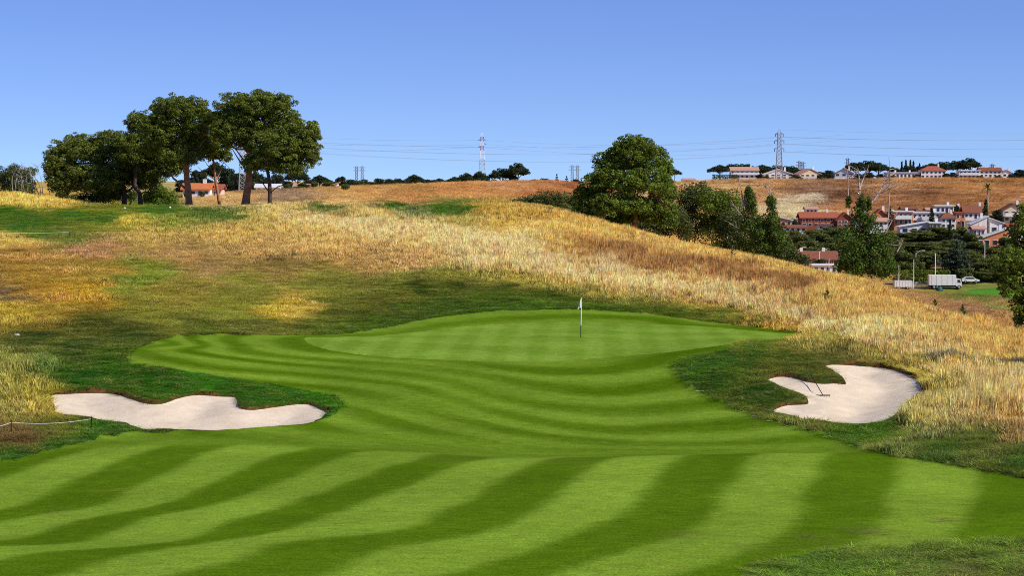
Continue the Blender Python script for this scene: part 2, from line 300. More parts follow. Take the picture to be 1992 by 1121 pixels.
def stripe(P):
    B = P[:, :2] / 20
    nz = 0.035 * vnoise(P[:, 0], P[:, 1], 1.6, 7) + 0.025 * vnoise(P[:, 0], P[:, 1], 0.5, 8)
    f = RF(B) + nz; a = RA(B) + nz
    sf = 0.5 - 0.48 * np.tanh(4.0 * np.sin(np.pi * f)); sf = sf * (0.85 + 0.15 * vnoise(P[:, 0], P[:, 1], 7, 9)) + 0.06
    sa = 0.5 - 0.5 * np.cos(2 * np.pi * a)
    am = np.clip(0.30 + 0.5 * np.abs(P[:, 0] + 2.5) / 7 + 0.25 * vnoise(P[:, 0], P[:, 1], 4, 10), 0.15, 0.8)
    am = am * np.clip((P[:, 1] - 81) / 7, 0, 1) * 0.8
    sa = 0.42 + am * (sa * sa * (3 - 2 * sa) - 0.55) + 0.10 * vnoise(a * 9, P[:, 0] * 0.12, 1.0, 15) + 0.06 * vnoise(a * 26, P[:, 0] * 0.25, 1.0, 16)
    lim = 76.0 + 2.5 * np.clip((-P[:, 0] - 2) / 4, -0.3, 1.6)
    k = np.clip((P[:, 1] - lim) / 1.2, 0, 1)
    return sf * (1 - k) + sa * k
print('setup', time.time() - T0)

# ------------------------------------------------------------------ materials
def mat(name):
    m = bpy.data.materials.new(name); m.use_nodes = True
    n = m.node_tree; n.nodes.clear()
    return m, n, n.nodes, n.links
def out(n, sh):
    o = n.nodes.new('ShaderNodeOutputMaterial'); n.links.new(sh, o.inputs['Surface'])
def noise(n, scale, detail=4, rough=0.55, vec=None):
    t = n.nodes.new('ShaderNodeTexNoise'); t.inputs['Scale'].default_value = scale; t.inputs['Detail'].default_value = detail
    t.inputs['Roughness'].default_value = rough
    if vec is not None: n.links.new(vec, t.inputs['Vector'])
    return t.outputs['Fac']
def ramp(n, fac, a, b, lo, hi):
    r = n.nodes.new('ShaderNodeMapRange'); r.inputs['From Min'].default_value = a; r.inputs['From Max'].default_value = b
    r.inputs['To Min'].default_value = lo; r.inputs['To Max'].default_value = hi; n.links.new(fac, r.inputs['Value']); return r.outputs[0]
def mulc(n, c, f):
    v = n.nodes.new('ShaderNodeVectorMath'); v.operation = 'MULTIPLY'
    n.links.new(c, v.inputs[0])
    cb = n.nodes.new('ShaderNodeCombineXYZ')
    for i in range(3): n.links.new(f, cb.inputs[i])
    n.links.new(cb.outputs[0], v.inputs[1]); return v.outputs[0]
def mixc(n, fac, a, b):
    m = n.nodes.new('ShaderNodeMix'); m.data_type = 'RGBA'
    if hasattr(fac, 'links'): n.links.new(fac, m.inputs[0])
    else: m.inputs[0].default_value = fac
    for s, i in ((a, 6), (b, 7)):
        if hasattr(s, 'links'): n.links.new(s, m.inputs[i])
        else: m.inputs[i].default_value = (*s, 1)
    return m.outputs[2]
def bump(n, h, strength, dist):
    b = n.nodes.new('ShaderNodeBump'); b.inputs['Strength'].default_value = strength; b.inputs['Distance'].default_value = dist
    n.links.new(h, b.inputs['Height']); return b.outputs[0]
def pos(n):
    return n.nodes.new('ShaderNodeNewGeometry').outputs['Position']
def princ(n, colr, rough=0.9, spec=0.15, normal=None, metal=0.0):
    p = n.nodes.new('ShaderNodeBsdfPrincipled')
    if hasattr(colr, 'links'): n.links.new(colr, p.inputs['Base Color'])
    else: p.inputs['Base Color'].default_value = (*colr, 1)
    p.inputs['Roughness'].default_value = rough; p.inputs['Specular IOR Level'].default_value = spec; p.inputs['Metallic'].default_value = metal
    if normal is not None: n.links.new(normal, p.inputs['Normal'])
    return p.outputs[0]
def attr(n, name, typ='GEOMETRY'):
    a = n.nodes.new('ShaderNodeAttribute'); a.attribute_name = name; a.attribute_type = typ; return a
def plain(name, c, rough=0.8, spec=0.2, var=0.15, scale=3.0, metal=0.0, bmp=0.0):
    m, n, N, LK = mat(name)
    o = n.nodes.new('ShaderNodeTexCoord').outputs['Object']
    f = ramp(n, noise(n, scale, 5, 0.6, o), 0.25, 0.75, 1 - var, 1 + var)
    rgb = N.new('ShaderNodeRGB'); rgb.outputs[0].default_value = (*c, 1)
    nm = bump(n, noise(n, scale * 4, 4, 0.6, o), 0.4, bmp) if bmp else None
    out(n, princ(n, mulc(n, rgb.outputs[0], f), rough, spec, nm, metal)); return m

def grass_turf(name, light, dark, fine, bmp):
    m, n, N, LK = mat(name); p = pos(n)
    s = attr(n, 's').outputs['Fac']
    c = mixc(n, s, dark, light)
    big = ramp(n, noise(n, 0.22, 4, 0.6, p), 0.3, 0.7, 0.86, 1.14)
    mid = ramp(n, noise(n, 2.2, 5, 0.65, p), 0.25, 0.75, 0.84, 1.16)
    fin = ramp(n, noise(n, fine, 4, 0.75, p), 0.25, 0.75, 0.5, 1.5)
    mq = N.new('ShaderNodeMapping'); mq.inputs['Scale'].default_value = (2.2, 6.5, 1); LK.new(p, mq.inputs['Vector'])
    strk = ramp(n, noise(n, 1.0, 6, 0.8, mq.outputs[0]), 0.3, 0.7, 0.74, 1.26)
    c = mulc(n, mulc(n, mulc(n, mulc(n, c, big), mid), fin), strk)
    # dry, yellowish wear
    wear = ramp(n, noise(n, 0.5, 5, 0.7, p), 0.6, 0.78, 0.0, 0.45)
    c = mixc(n, wear, c, mulc(n, mixc(n, 0.5, c, (0.30, 0.27, 0.04)), fin))
    mp = N.new('ShaderNodeMapping'); mp.inputs['Scale'].default_value = (0.8, 1.0, 1); LK.new(p, mp.inputs['Vector'])
    dv = ramp(n, noise(n, 1.4, 6, 0.72, mp.outputs[0]), 0.665, 0.72, 0.0, 0.7)
    c = mixc(n, dv, c, (0.030, 0.055, 0.006))
    wn = N.new('ShaderNodeMath'); wn.operation = 'MULTIPLY'; LK.new(attr(n, 'wear').outputs['Fac'], wn.inputs[0]); LK.new(ramp(n, noise(n, 3.0, 6, .8, mp.outputs[0]), .38, .6, 0, 1.3), wn.inputs[1])
    c = mixc(n, wn.outputs[0], c, mixc(n, ramp(n, noise(n, 7.0, 4, .7, p), .4, .6, 0, 1), (0.035, 0.045, 0.010), (0.17, 0.15, 0.04)))
    nm = bump(n, noise(n, fine * 0.7, 3, 0.7, p), 0.9, bmp)
    out(n, princ(n, c, 1.0, 0.0, nm)); return m
M = {}
M['fairway'] = grass_turf('mown_fairway_turf', (0.184, 0.290, 0.026), (0.066, 0.130, 0.003), 16.0, 0.03)
M['green'] = grass_turf('putting_green_turf', (0.180, 0.288, 0.034), (0.138, 0.236, 0.020), 14.0, 0.006)
M['far_fairway'] = grass_turf('far_fairway_turf', (0.11, 0.26, 0.03), (0.07, 0.19, 0.02), 3.0, 0.03)
def ground_mat():
    m, n, N, LK = mat('rough_ground'); p = pos(n)
    c = attr(n, 'tint').outputs['Color']
    a = ramp(n, noise(n, 0.35, 6, 0.7, p), 0.3, 0.7, 0.80, 1.16)
    b = ramp(n, noise(n, 3.5, 5, 0.7, p), 0.25, 0.75, 0.58, 1.32)
    f3 = ramp(n, noise(n, 0.06, 8, 0.8, p), 0.32, 0.68, 0.52, 1.36)
    c2 = mulc(n, mulc(n, mulc(n, c, a), b), f3)
    nm = bump(n, noise(n, 5.0, 6, 0.75, p), 1.0, 0.16)
    out(n, princ(n, c2, 0.95, 0.03, nm)); return m
M['ground'] = ground_mat()
def sand_mat():
    m, n, N, LK = mat('bunker_sand'); p = pos(n)
    a = noise(n, 0.9, 5, 0.65, p)
    c = mixc(n, ramp(n, a, 0.3, 0.7, 0, 1), (0.65, 0.53, 0.36), (0.77, 0.65, 0.475))
    sp = ramp(n, noise(n, 3.2, 7, 0.8, p), 0.3, 0.72, 0.86, 1.07)
    c = mulc(n, c, sp)
    mp = N.new('ShaderNodeMapping'); mp.inputs['Scale'].default_value = (0.6, 7.0, 1); LK.new(p, mp.inputs['Vector'])
    rk = noise(n, 1.0, 4, 0.6, mp.outputs[0])
    h = N.new('ShaderNodeMath'); h.operation = 'ADD'; LK.new(rk, h.inputs[0]); LK.new(noise(n, 11.0, 5, 0.8, p), h.inputs[1])
    out(n, princ(n, c, 0.95, 0.05, bump(n, h.outputs[0], 0.5, 0.045))); return m
M['sand'] = sand_mat()
def soil_mat():
    m, n, N, LK = mat('bunker_lip_soil'); p = pos(n)
    c = mixc(n, ramp(n, noise(n, 4.0, 5, .75, p), .35, .65, 0, 1), (0.045, 0.030, 0.012), (0.19, 0.095, 0.03))
    c = mixc(n, ramp(n, noise(n, 1.1, 4, .7, p), .45, .62, 0, 1), c, (0.045, 0.065, 0.012))
    out(n, princ(n, c, 1, 0, bump(n, noise(n, 9, 4, .7, p), 1, .06))); return m
M['soil'] = soil_mat()

# ------------------------------------------------------------------ one triangulation, split along the zone outlines
def tag(o, label=None, cat=None, group=None, kind=None):
    if label: o['label'] = label
    if cat: o['category'] = cat
    if group: o['group'] = group
    if kind: o['kind'] = kind
    return o
pts = []
def rows(y0, y1, step, k, pad, jit=0.25):
    y = y0
    while y < y1:
        s = step(y) if callable(step) else step
        hw = k * y + pad; n = int(2 * hw / s)
        xs = np.linspace(-hw, hw, n + 1)
        r = np.c_[xs, np.full(n + 1, y)] + RNG.uniform(-jit, jit, (n + 1, 2)) * s
        pts.append(r); y += s
rows(42, 146, 0.32, 0.262, 0)
rows(146.2, 275, 0.85, 0.27, 2)
rows(276, 560, lambda y: 2.4 + (y - 276) * 0.006, 0.28, 6)
rows(562, 1080, 9.0, 0.29, 10)
rows(1090, 8000, lambda y: y * 0.09, 0.4, 50)
for Y in (-300, -150, -60, 0, 20, 35):
    for X in (-900, -300, -120, -60, -30, 0, 30, 60, 120, 300, 900): pts.append(np.array([[X + 0.1 * Y * 0.01, Y]]))
for Y in (50, 80, 120, 180, 260, 380, 560, 800):
    for k in (0.36, 0.55, 0.9, 1.6):
        for sgn in (-1, 1): pts.append(np.array([[sgn * k * (Y + 60), Y + 3 * k]]))
pts = np.concatenate(pts)
cons = [green, fair, b1, b1i, b2, b2i, ffair]
keep = np.ones(len(pts), bool)
for c_ in cons:
    keep &= pdist(pts, c_, 1.0) > (0.14 if c_ is not ffair else 0.9)
pts = pts[keep]
verts2 = [Vector(p) for p in pts]; edges = []
for c_ in cons:
    o = len(verts2); n = len(c_)
    verts2 += [Vector(p) for p in c_]; edges += [(o + i, o + (i + 1) % n) for i in range(n)]
res = delaunay_2d_cdt(verts2, edges, [], 0, 1e-5)
V2 = np.array([(v.x, v.y) for v in res[0]]); F = np.array(res[2])
Zv = terrain(V2[:, 0], V2[:, 1]); V3 = np.c_[V2, Zv]
print('cdt', len(V2), len(F), time.time() - T0)
a, b, c = V3[F[:, 0]], V3[F[:, 1]], V3[F[:, 2]]
fn = np.cross(b - a, c - a); flip = fn[:, 2] < 0; F[flip] = F[flip][:, ::-1]; fn[flip] *= -1
VN = np.zeros_like(V3)
for i in range(3): np.add.at(VN, F[:, i], fn)
VN /= np.linalg.norm(VN, axis=1)[:, None] + 1e-12
cen = V2[F].mean(1)
zone = np.zeros(len(F), int)
zone[inpoly(cen, fair)] = 1; zone[inpoly(cen, green)] = 2; zone[inpoly(cen, ffair)] = 7
zone[inpoly(cen, b1)] = 4; zone[inpoly(cen, b2)] = 6
zone[inpoly(cen, b1i)] = 3; zone[inpoly(cen, b2i)] = 5
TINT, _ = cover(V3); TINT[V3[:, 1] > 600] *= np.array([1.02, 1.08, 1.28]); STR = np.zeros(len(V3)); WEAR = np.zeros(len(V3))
for wx, wy, wr, wd_ in ((1690,1033,.62,.9),(1725,1037,.5,.8),(1655,1024,.5,.4),(1838,1013,.5,.7),(1575,1043,.45,.6),(1340,1040,.8,.35),(1465,1065,.9,.25),(1700,985,.35,.35),(110,996,.35,.6),(660,803,.8,.4),(1490,812,.9,.35),(1090,897,1.5,.25),(880,893,1.6,.3),(1620,1060,1.1,.25),(1760,1050,1.0,.3)):
    gx, gy = G([(wx, wy)], 140)[0]; rr_ = np.hypot((V3[:, 0] - gx), (V3[:, 1] - gy) * .8) / wr
    WEAR = np.maximum(WEAR, wd_ * np.clip(1.3 - rr_, 0, 1))
nearm = V3[:, 1] < 150
STR[nearm] = stripe(V3[nearm])
def mesh_np(name, V, Fc, material, parent=None, smooth=True, attrs=None, normals=None, link=True):
    me = bpy.data.meshes.new(name); k = Fc.shape[1]
    me.vertices.add(len(V)); me.vertices.foreach_set('co', np.ascontiguousarray(V, dtype=np.float32).ravel())
    me.loops.add(Fc.size); me.loops.foreach_set('vertex_index', np.ascontiguousarray(Fc, dtype=np.int32).ravel())
    me.polygons.add(len(Fc)); me.polygons.foreach_set('loop_start', np.arange(0, Fc.size, k, dtype=np.int32))
    me.polygons.foreach_set('use_smooth', np.full(len(Fc), smooth))
    me.update(calc_edges=True)
    for an, typ, val in (attrs or []):
        at = me.attributes.new(an, typ, 'POINT')
        at.data.foreach_set('color' if typ == 'FLOAT_COLOR' else 'value', np.ascontiguousarray(val, dtype=np.float32).ravel())
    me.materials.append(material)
    if normals is not None: me.normals_split_custom_set_from_vertices(normals.tolist())
    o = bpy.data.objects.new(name, me)
    if link: col.objects.link(o)
    if parent: o.parent = parent
    return o
def zmesh(name, z, material, parent=None):
    f = F[zone == z]; idx, inv = np.unique(f, return_inverse=True); f = inv.reshape(f.shape)
    s = STR[idx]
    if z == 2:   # narrow cut lines running up the green
        X, Y = V2[idx, 0], V2[idx, 1]
        s = 0.5 + 0.42 * np.tanh(3 * np.sin(2 * np.pi * (X - 0.035 * (Y - 120)) / 1.9)) + 0.28 * np.tanh(3 * np.sin(2 * np.pi * (Y + 0.3 * X) / 6.5))
    if z == 7: s = 0.5 + 0.5 * np.sin(V2[idx, 1] / 6)
    t = np.c_[TINT[idx], np.ones(len(idx))]
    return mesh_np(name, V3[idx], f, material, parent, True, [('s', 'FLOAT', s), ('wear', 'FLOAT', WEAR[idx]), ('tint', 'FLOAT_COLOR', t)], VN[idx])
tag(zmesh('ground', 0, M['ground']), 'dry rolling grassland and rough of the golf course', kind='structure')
tag(zmesh('fairway', 1, M['fairway']), 'striped mown fairway and approach in the foreground', kind='structure')
tag(zmesh('putting_green', 2, M['green']), 'smooth pale putting green around the flagstick', kind='structure')
tag(zmesh('far_fairway', 7, M['far_fairway']), 'strip of bright fairway in the valley at right', kind='structure')
for zz, lz, lab in ((3, 4, 'wide wavy-edged pale sand bunker left of the green'), (5, 6, 'pale sand bunker with grass noses right of the green')):
    o = tag(zmesh('sand_bunker', zz, M['sand']), lab, kind='structure')
    zmesh('bunker_lip', lz, M['soil'], o)
print('ground', time.time() - T0)
# ------------------------------------------------------------------ grass that stands up: tufts, scattered by geometry nodes
def leaf_shader(n, c, transl=0.35, rough=0.9):
    d = n.nodes.new('ShaderNodeBsdfDiffuse'); t = n.nodes.new('ShaderNodeBsdfTranslucent'); mx = n.nodes.new('ShaderNodeMixShader')
    n.links.new(c, d.inputs['Color']); n.links.new(c, t.inputs['Color']); mx.inputs[0].default_value = transl
    n.links.new(d.outputs[0], mx.inputs[1]); n.links.new(t.outputs[0], mx.inputs[2]); return mx.outputs[0]
def tuft_mat():
    m, n, N, LK = mat('grass_blades')
    c = attr(n, 'tint', 'INSTANCER').outputs['Color']
    v = attr(n, 'shade').outputs['Fac']
    c = mulc(n, c, v)
    out(n, leaf_shader(n, c, 0.3)); return m
M['tuft'] = tuft_mat()
tufts = bpy.data.collections.new('grass_tufts')
def make_tuft(name, nb, rad, wid, lean, hmin, seed):
    r = np.random.default_rng(seed); V, Fc, sh = [], [], []
    for i in range(nb):
        a0 = r.uniform(0, 2 * np.pi); rr = rad * math.sqrt(r.uniform()); x, y = rr * math.cos(a0), rr * math.sin(a0)
        h = r.uniform(hmin, 1.0); th = r.uniform(0, np.pi); wx, wy = math.cos(th) * wid / 2, math.sin(th) * wid / 2
        ln = r.uniform(0.3, 1) * lean; la = a0 + r.normal(0, 0.7); lx, ly = ln * math.cos(la), ln * math.sin(la)
        k = len(V); s0 = r.uniform(0.72, 1.25)
        V += [(x - wx, y - wy, -0.08), (x + wx, y + wy, -0.08), (x + lx * .4 + wx * .8, y + ly * .4 + wy * .8, h * .6), (x + lx * .4 - wx * .8, y + ly * .4 - wy * .8, h * .6), (x + lx, y + ly, h * (1 - 0.3 * ln))]
        Fc += [(k, k + 1, k + 2), (k, k + 2, k + 3), (k + 3, k + 2, k + 4)]; sh += [s0 * 0.9, s0 * 0.9, s0 * 1.0, s0 * 1.0, s0 * 1.15]
    o = mesh_np(name, np.array(V), np.array(Fc), M['tuft'], None, True, [('shade', 'FLOAT', np.array(sh))], link=False)
    tufts.objects.link(o); return o
def tuft_set(cname, specs):
    c = bpy.data.collections.new(cname)
    for i, sp in enumerate(specs):
        o = make_tuft(cname + '_tuft', *sp); c.objects.link(o)
    return c
TALL = tuft_set('tall_grass', [(11, 0.17, 0.034, 0.16, 0.5, 11), (9, 0.14, 0.040, 0.12, 0.5, 12), (12, 0.20, 0.032, 0.22, 0.4, 13)])   # unit height, scaled by z
SHORT = tuft_set('short_grass', [(24, 0.30, 0.028, 1.1, 0.4, 21), (24, 0.34, 0.024, 0.9, 0.35, 22)])
def scatter(name, P, tint, sxy, sz, coll, seed, label):
    me = bpy.data.meshes.new(name); me.vertices.add(len(P)); me.vertices.foreach_set('co', P.astype(np.float32).ravel())
    at = me.attributes.new('tint', 'FLOAT_COLOR', 'POINT'); at.data.foreach_set('color', np.c_[tint, np.ones(len(P))].astype(np.float32).ravel())
    at = me.attributes.new('scl', 'FLOAT_VECTOR', 'POINT'); at.data.foreach_set('vector', np.c_[sxy, sxy, sz].astype(np.float32).ravel())
    r = np.random.default_rng(seed)
    rot = np.c_[r.normal(0, 0.08, len(P)), r.normal(0, 0.08, len(P)), r.uniform(0, 6.28, len(P))]
    at = me.attributes.new('rot', 'FLOAT_VECTOR', 'POINT'); at.data.foreach_set('vector', rot.astype(np.float32).ravel())
    me.materials.append(M['tuft'])
    o = bpy.data.objects.new(name, me); col.objects.link(o)
    g = bpy.data.node_groups.new(name, 'GeometryNodeTree')
    g.interface.new_socket('Geometry', in_out='INPUT', socket_type='NodeSocketGeometry'); g.interface.new_socket('Geometry', in_out='OUTPUT', socket_type='NodeSocketGeometry')
    gi = g.nodes.new('NodeGroupInput'); go = g.nodes.new('NodeGroupOutput')
    ci = g.nodes.new('GeometryNodeCollectionInfo'); ci.inputs[0].default_value = coll; ci.inputs['Separate Children'].default_value = True; ci.inputs['Reset Children'].default_value = True
    ip = g.nodes.new('GeometryNodeInstanceOnPoints'); ip.inputs['Pick Instance'].default_value = True
    na = g.nodes.new('GeometryNodeInputNamedAttribute'); na.data_type = 'FLOAT_VECTOR'; na.inputs[0].default_value = 'scl'
    nr = g.nodes.new('GeometryNodeInputNamedAttribute'); nr.data_type = 'FLOAT_VECTOR'; nr.inputs[0].default_value = 'rot'
    er = g.nodes.new('FunctionNodeEulerToRotation')
    ri = g.nodes.new('FunctionNodeRandomValue'); ri.data_type = 'INT'; ri.inputs['Min'].default_value = 0 if False else ri.inputs['Min'].default_value
    LK = g.links.new
    LK(gi.outputs[0], ip.inputs['Points']); LK(ci.outputs[0], ip.inputs['Instance']); LK(na.outputs[0], ip.inputs['Scale'])
    LK(nr.outputs[0], er.inputs[0]); LK(er.outputs[0], ip.inputs['Rotation']); LK(ip.outputs[0], go.inputs[0])
    md = o.modifiers.new('scatter', 'NODES'); md.node_group = g
    tag(o, label, kind='stuff'); o['category'] = 'grass'
    return o
def sample(y0, y1, dens, k=0.245, pad=1.0):
    A = (k * (y0 + y1) + 2 * pad) * (y1 - y0); n = int(A * dens)
    Y = RNG.uniform(y0, y1, n * 2); keepm = RNG.uniform(0, 1, n * 2) < (k * Y + pad) / (k * y1 + pad); Y = Y[keepm][:n]
    X = RNG.uniform(-1, 1, len(Y)) * (k * Y + pad)
    return np.c_[X, Y]
GP = np.concatenate([sample(42, 80, 26), sample(80, 110, 24), sample(110, 150, 19), sample(150, 200, 13), sample(200, 270, 7), sample(270, 330, 3)])
ok = ~(inpoly(GP, fair) | inpoly(GP, green) | inpoly(GP, b1) | inpoly(GP, b2))
for b in (b1, b2): ok &= pdist(GP, b, 1.0) > 0.03
GP = GP[ok]
Zg = terrain(GP[:, 0], GP[:, 1]); GP3 = np.c_[GP, Zg]
TG, HG = cover(GP3)
HG *= np.clip(1 + 0.45 * vnoise(GP[:, 0], GP[:, 1], 4.0, 11) + 0.3 * vnoise(GP[:, 0], GP[:, 1], 1.3, 12), 0.35, 1.8)
for b in (b1, b2):
    e_ = pdist(GP, b, 1.0); cl = (e_ < 0.45) & (HG < 0.24); HG[cl] = np.minimum(HG[cl], 0.045)
    cl = (e_ < 0.6) & (HG >= 0.24); HG[cl] *= 0.5
# patches: some greener, some browner, some bleached
pn = vnoise(GP[:, 0], GP[:, 1], 6.0, 13) + 0.7 * vnoise(GP[:, 0], GP[:, 1], 2.0, 14); r1 = RNG.normal(0, 1, len(GP))
val = np.clip(1 + 0.14 * pn + 0.34 * r1, 0.25, 2.0)
TG = TG * val[:, None] * np.c_[np.ones(len(GP)), 1 + 0.07 * RNG.normal(0, 1, len(GP)), 1 + 0.12 * RNG.normal(0, 1, len(GP))]
kt = np.clip((HG - 0.10) / 0.2, 0, 1)[:, None]
TG = np.clip(TG * (np.array([1.38, 1.54, 1.85]) * kt + np.where((TG[:, 1] > TG[:, 0])[:, None], np.array([1.72, 1.74, 1.15]), np.array([1.24, 1.5, 1.3])) * (1 - kt)), 0.004, 0.95)
straw = (~(HG > 0.24)) & (RNG.random(len(GP)) < 0.16) & (TG[:, 1] > TG[:, 0])
TG[straw] = TG[straw] * 0.45 + np.array([0.30, 0.25, 0.075]) * RNG.uniform(.6, 1.1, straw.sum())[:, None]
tall = HG > 0.24
dd_ = GP[:, 1]
scatter('tall_dry_grass', GP3[tall], TG[tall], np.clip(0.75 + dd_[tall] * 0.0022, 0.7, 1.5), HG[tall] * 1.15, TALL, 3, 'tall golden dry grass covering the slopes')
sh = ~tall
scatter('short_rough_grass', GP3[sh], TG[sh], np.clip(0.45 + dd_[sh] * 0.0026, 0.5, 1.2) * (0.7 + HG[sh]), np.maximum(HG[sh] * 1.15, 0.05), SHORT, 4, 'short rough grass around green, bunkers and tees')
# coarse clumps on the stubble field and the far brown hill
FP = np.concatenate([sample(320, 540, .35, .24, 2), sample(690, 1010, .07, .245, 4)])
FP = FP[(FP[:, 1] < 600) | (FP[:, 0] / FP[:, 1] > 0.07)]
FP3 = np.c_[FP, terrain(FP[:, 0], FP[:, 1])]; TF, _h = cover(FP3); far_ = FP[:, 1] > 600
vv = np.clip(1.02 + 0.34 * RNG.normal(0, 1, len(FP)) + 0.35 * vnoise(FP[:, 0], FP[:, 1] * .5, 25, 31), .3, 1.8)
TF = np.clip(TF * vv[:, None] * np.array([1.08, 1.12, 1.2]), .005, .9)
scatter('dry_field_clumps', FP3, TF, np.where(far_, 5.0, 2.2), np.where(far_, 1.1, .5) * RNG.uniform(.5, 1.3, len(FP)), SHORT, 5, 'dry clumps on the stubble field and far brown hill')
print('grass', tall.sum(), sh.sum(), time.time() - T0)
#@@REST
# ------------------------------------------------------------------ vegetation builders
def foliage(name, c, transl=0.25):
    m, n, N, LK = mat(name)
    t = attr(n, 'tint').outputs['Color']
    rgb = N.new('ShaderNodeRGB'); rgb.outputs[0].default_value = (*c, 1)
    v = N.new('ShaderNodeVectorMath'); v.operation = 'MULTIPLY'; LK.new(rgb.outputs[0], v.inputs[0]); LK.new(t, v.inputs[1])
    out(n, leaf_shader(n, v.outputs[0], transl)); return m
M['pine'] = foliage('pine_needles', (0.165, 0.200, 0.034), 0.38)
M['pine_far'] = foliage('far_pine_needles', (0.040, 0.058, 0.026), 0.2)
M['broad'] = foliage('broad_leaves', (0.148, 0.205, 0.030), 0.38)
M['dark_leaf'] = foliage('dark_leaves', (0.100, 0.128, 0.038), 0.32)
M['ivy'] = foliage('ivy_leaves', (0.085, 0.135, 0.026), 0.28)
M['cypress'] = foliage('cypress_leaves', (0.035, 0.055, 0.020), 0.15)
M['cedar'] = foliage('cedar_needles', (0.075, 0.105, 0.060), 0.2)
M['village_leaf'] = foliage('village_leaves', (0.125, 0.148, 0.042), 0.3)
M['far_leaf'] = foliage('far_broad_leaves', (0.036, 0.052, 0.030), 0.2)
M['bark_pine'] = plain('pine_bark', (0.34, 0.155, 0.080), 0.95, 0.05, 0.55, 2.2, bmp=0.08)
M['bark_dark'] = plain('dark_bark', (0.085, 0.058, 0.042), 0.95, 0.05, 0.5, 2.2, bmp=0.08)
M['bark_grey'] = plain('weathered_grey_wood', (0.36, 0.30, 0.25), 0.9, 0.08, 0.35, 3.0, bmp=0.03)
def empty(name, loc, rz=0):
    o = bpy.data.objects.new(name, None); col.objects.link(o); o.location = loc; o.rotation_euler = (0, 0, rz); o.empty_display_size = 0.3
    return o
def tube_np(P, R, sides=7, cap=True):
    P = np.asarray(P, float); n = len(P); V = []
    for i in range(n):
        t = P[min(i + 1, n - 1)] - P[max(i - 1, 0)]; t = t / (np.linalg.norm(t) + 1e-9)
        up = np.array([0, 0, 1.0]) if abs(t[2]) < 0.9 else np.array([1.0, 0, 0])
        a = np.cross(t, up); a /= np.linalg.norm(a); b = np.cross(t, a)
        for k in range(sides):
            q = 2 * math.pi * k / sides; V.append(P[i] + R[i] * (math.cos(q) * a + math.sin(q) * b))
    Fc = []
    for i in range(n - 1):
        for k in range(sides):
            Fc.append((i * sides + k, i * sides + (k + 1) % sides, (i + 1) * sides + (k + 1) % sides, (i + 1) * sides + k))
    return np.array(V), np.array(Fc)
def tube(name, P, R, material, parent=None, sides=7):
    V, Fc = tube_np(P, R, sides); return mesh_np(name, V, Fc, material, parent)
def join(parts):
    V, Fc, o = [], [], 0
    for v, f in parts: V.append(v); Fc.append(np.asarray(f) + o); o += len(v)
    return np.concatenate(V), np.concatenate(Fc)
def bend(p, q, n, sag, r):
    p, q = np.asarray(p, float), np.asarray(q, float); t = np.linspace(0, 1, n)[:, None]
    m = p + (q - p) * t; m[:, 2] += sag * np.sin(np.pi * t[:, 0]); L_ = np.linalg.norm(q - p)
    m[1:-1] += r.normal(0, 0.025 * L_, (n - 2, 3)); return m
def leaves(pads, per_m2, size, r, up=0.35, inner=0.25, aspect=0.6, clump=0.0):
    """leaf-sized quads through the volume of every pad (centre, radii, brightness)"""
    Vs, Ts = [], []
    for c, rad, br in pads:
        area = 4 * math.pi * ((rad[0] * rad[1]) ** 1.6 / 3 + (rad[0] * rad[2]) ** 1.6 / 3 + (rad[1] * rad[2]) ** 1.6 / 3) ** (1 / 1.6)
        n = max(6, int(area * per_m2))
        d = r.normal(0, 1, (n, 3)); d[:, 2] += up; d /= np.linalg.norm(d, axis=1)[:, None]
        k = 1 - inner * r.random(n) ** 1.5 + 0.10 * r.normal(0, 1, n)
        p = np.asarray(c) + d * np.asarray(rad) * k[:, None]
        nr_ = d + r.normal(0, 0.65, (n, 3)); nr_ /= np.linalg.norm(nr_, axis=1)[:, None]
        a = np.cross(nr_, r.normal(0, 1, (n, 3))); a /= np.linalg.norm(a, axis=1)[:, None] + 1e-9; b = np.cross(nr_, a)
        s = size * r.uniform(0.6, 1.35, n)[:, None]
        Vs.append(np.stack([p - a * s - b * s * aspect * .4, p + a * s * .2 - b * s * aspect, p + a * s + b * s * aspect * .3, p - a * s * .3 + b * s * aspect], 1).reshape(-1, 3))
        t = br * r.uniform(0.72, 1.3, n); hue = r.normal(0, 0.07, n)
        Ts.append(np.repeat(np.c_[t * (1 + hue), t, t * (1 - hue), np.ones(n)], 4, 0))
    V = np.concatenate(Vs); Fc = np.arange(len(V)).reshape(-1, 4)
    return V, Fc, np.concatenate(Ts)
def pads_of(lobes, r, n_m2=1.0, frac=(0.20, 0.34), flat=0.65, zmin=-0.4, bright=0.22, fill=True):
    pads = []
    for c, rad in lobes:
        c = np.asarray(c, float); rad = np.asarray(rad, float); mr = rad.mean()
        n = max(8, int(26 * n_m2 * (rad.max() / mr)))
        k = 0
        while k < n:
            d = r.normal(0, 1, 3); d /= np.linalg.norm(d)
            if d[2] < zmin: continue
            k += 1; pr = mr * r.uniform(*frac)
            q = c + d * rad * r.uniform(0.45, 1.02) - d * pr * 0.45
            pads.append((q, (pr, pr, pr * flat), math.exp(r.normal(0, bright))))
    return pads
def crown_obj(pads, per_m2, size, r, material, parent, name='crown', **kw):
    V, Fc, Tn = leaves(pads, per_m2, size, r, **kw)
    return mesh_np(name, V, Fc, material, parent, False, [('tint', 'FLOAT_COLOR', Tn)])
def px_lobes(lobes, d, origin, ysq=0.9):
    """lobes measured in the photograph (px, py, rx, ry, depth offset) -> metres about the origin"""
    o = []; sc = d / FPX
    for px, py, rx, ry, *dy in lobes:
        dy = dy[0] if dy else 0.0
        p = W(px, py, d + dy) - origin; o.append((p, (rx * sc, (rx + ry) / 2 * sc * ysq, ry * sc)))
    return o
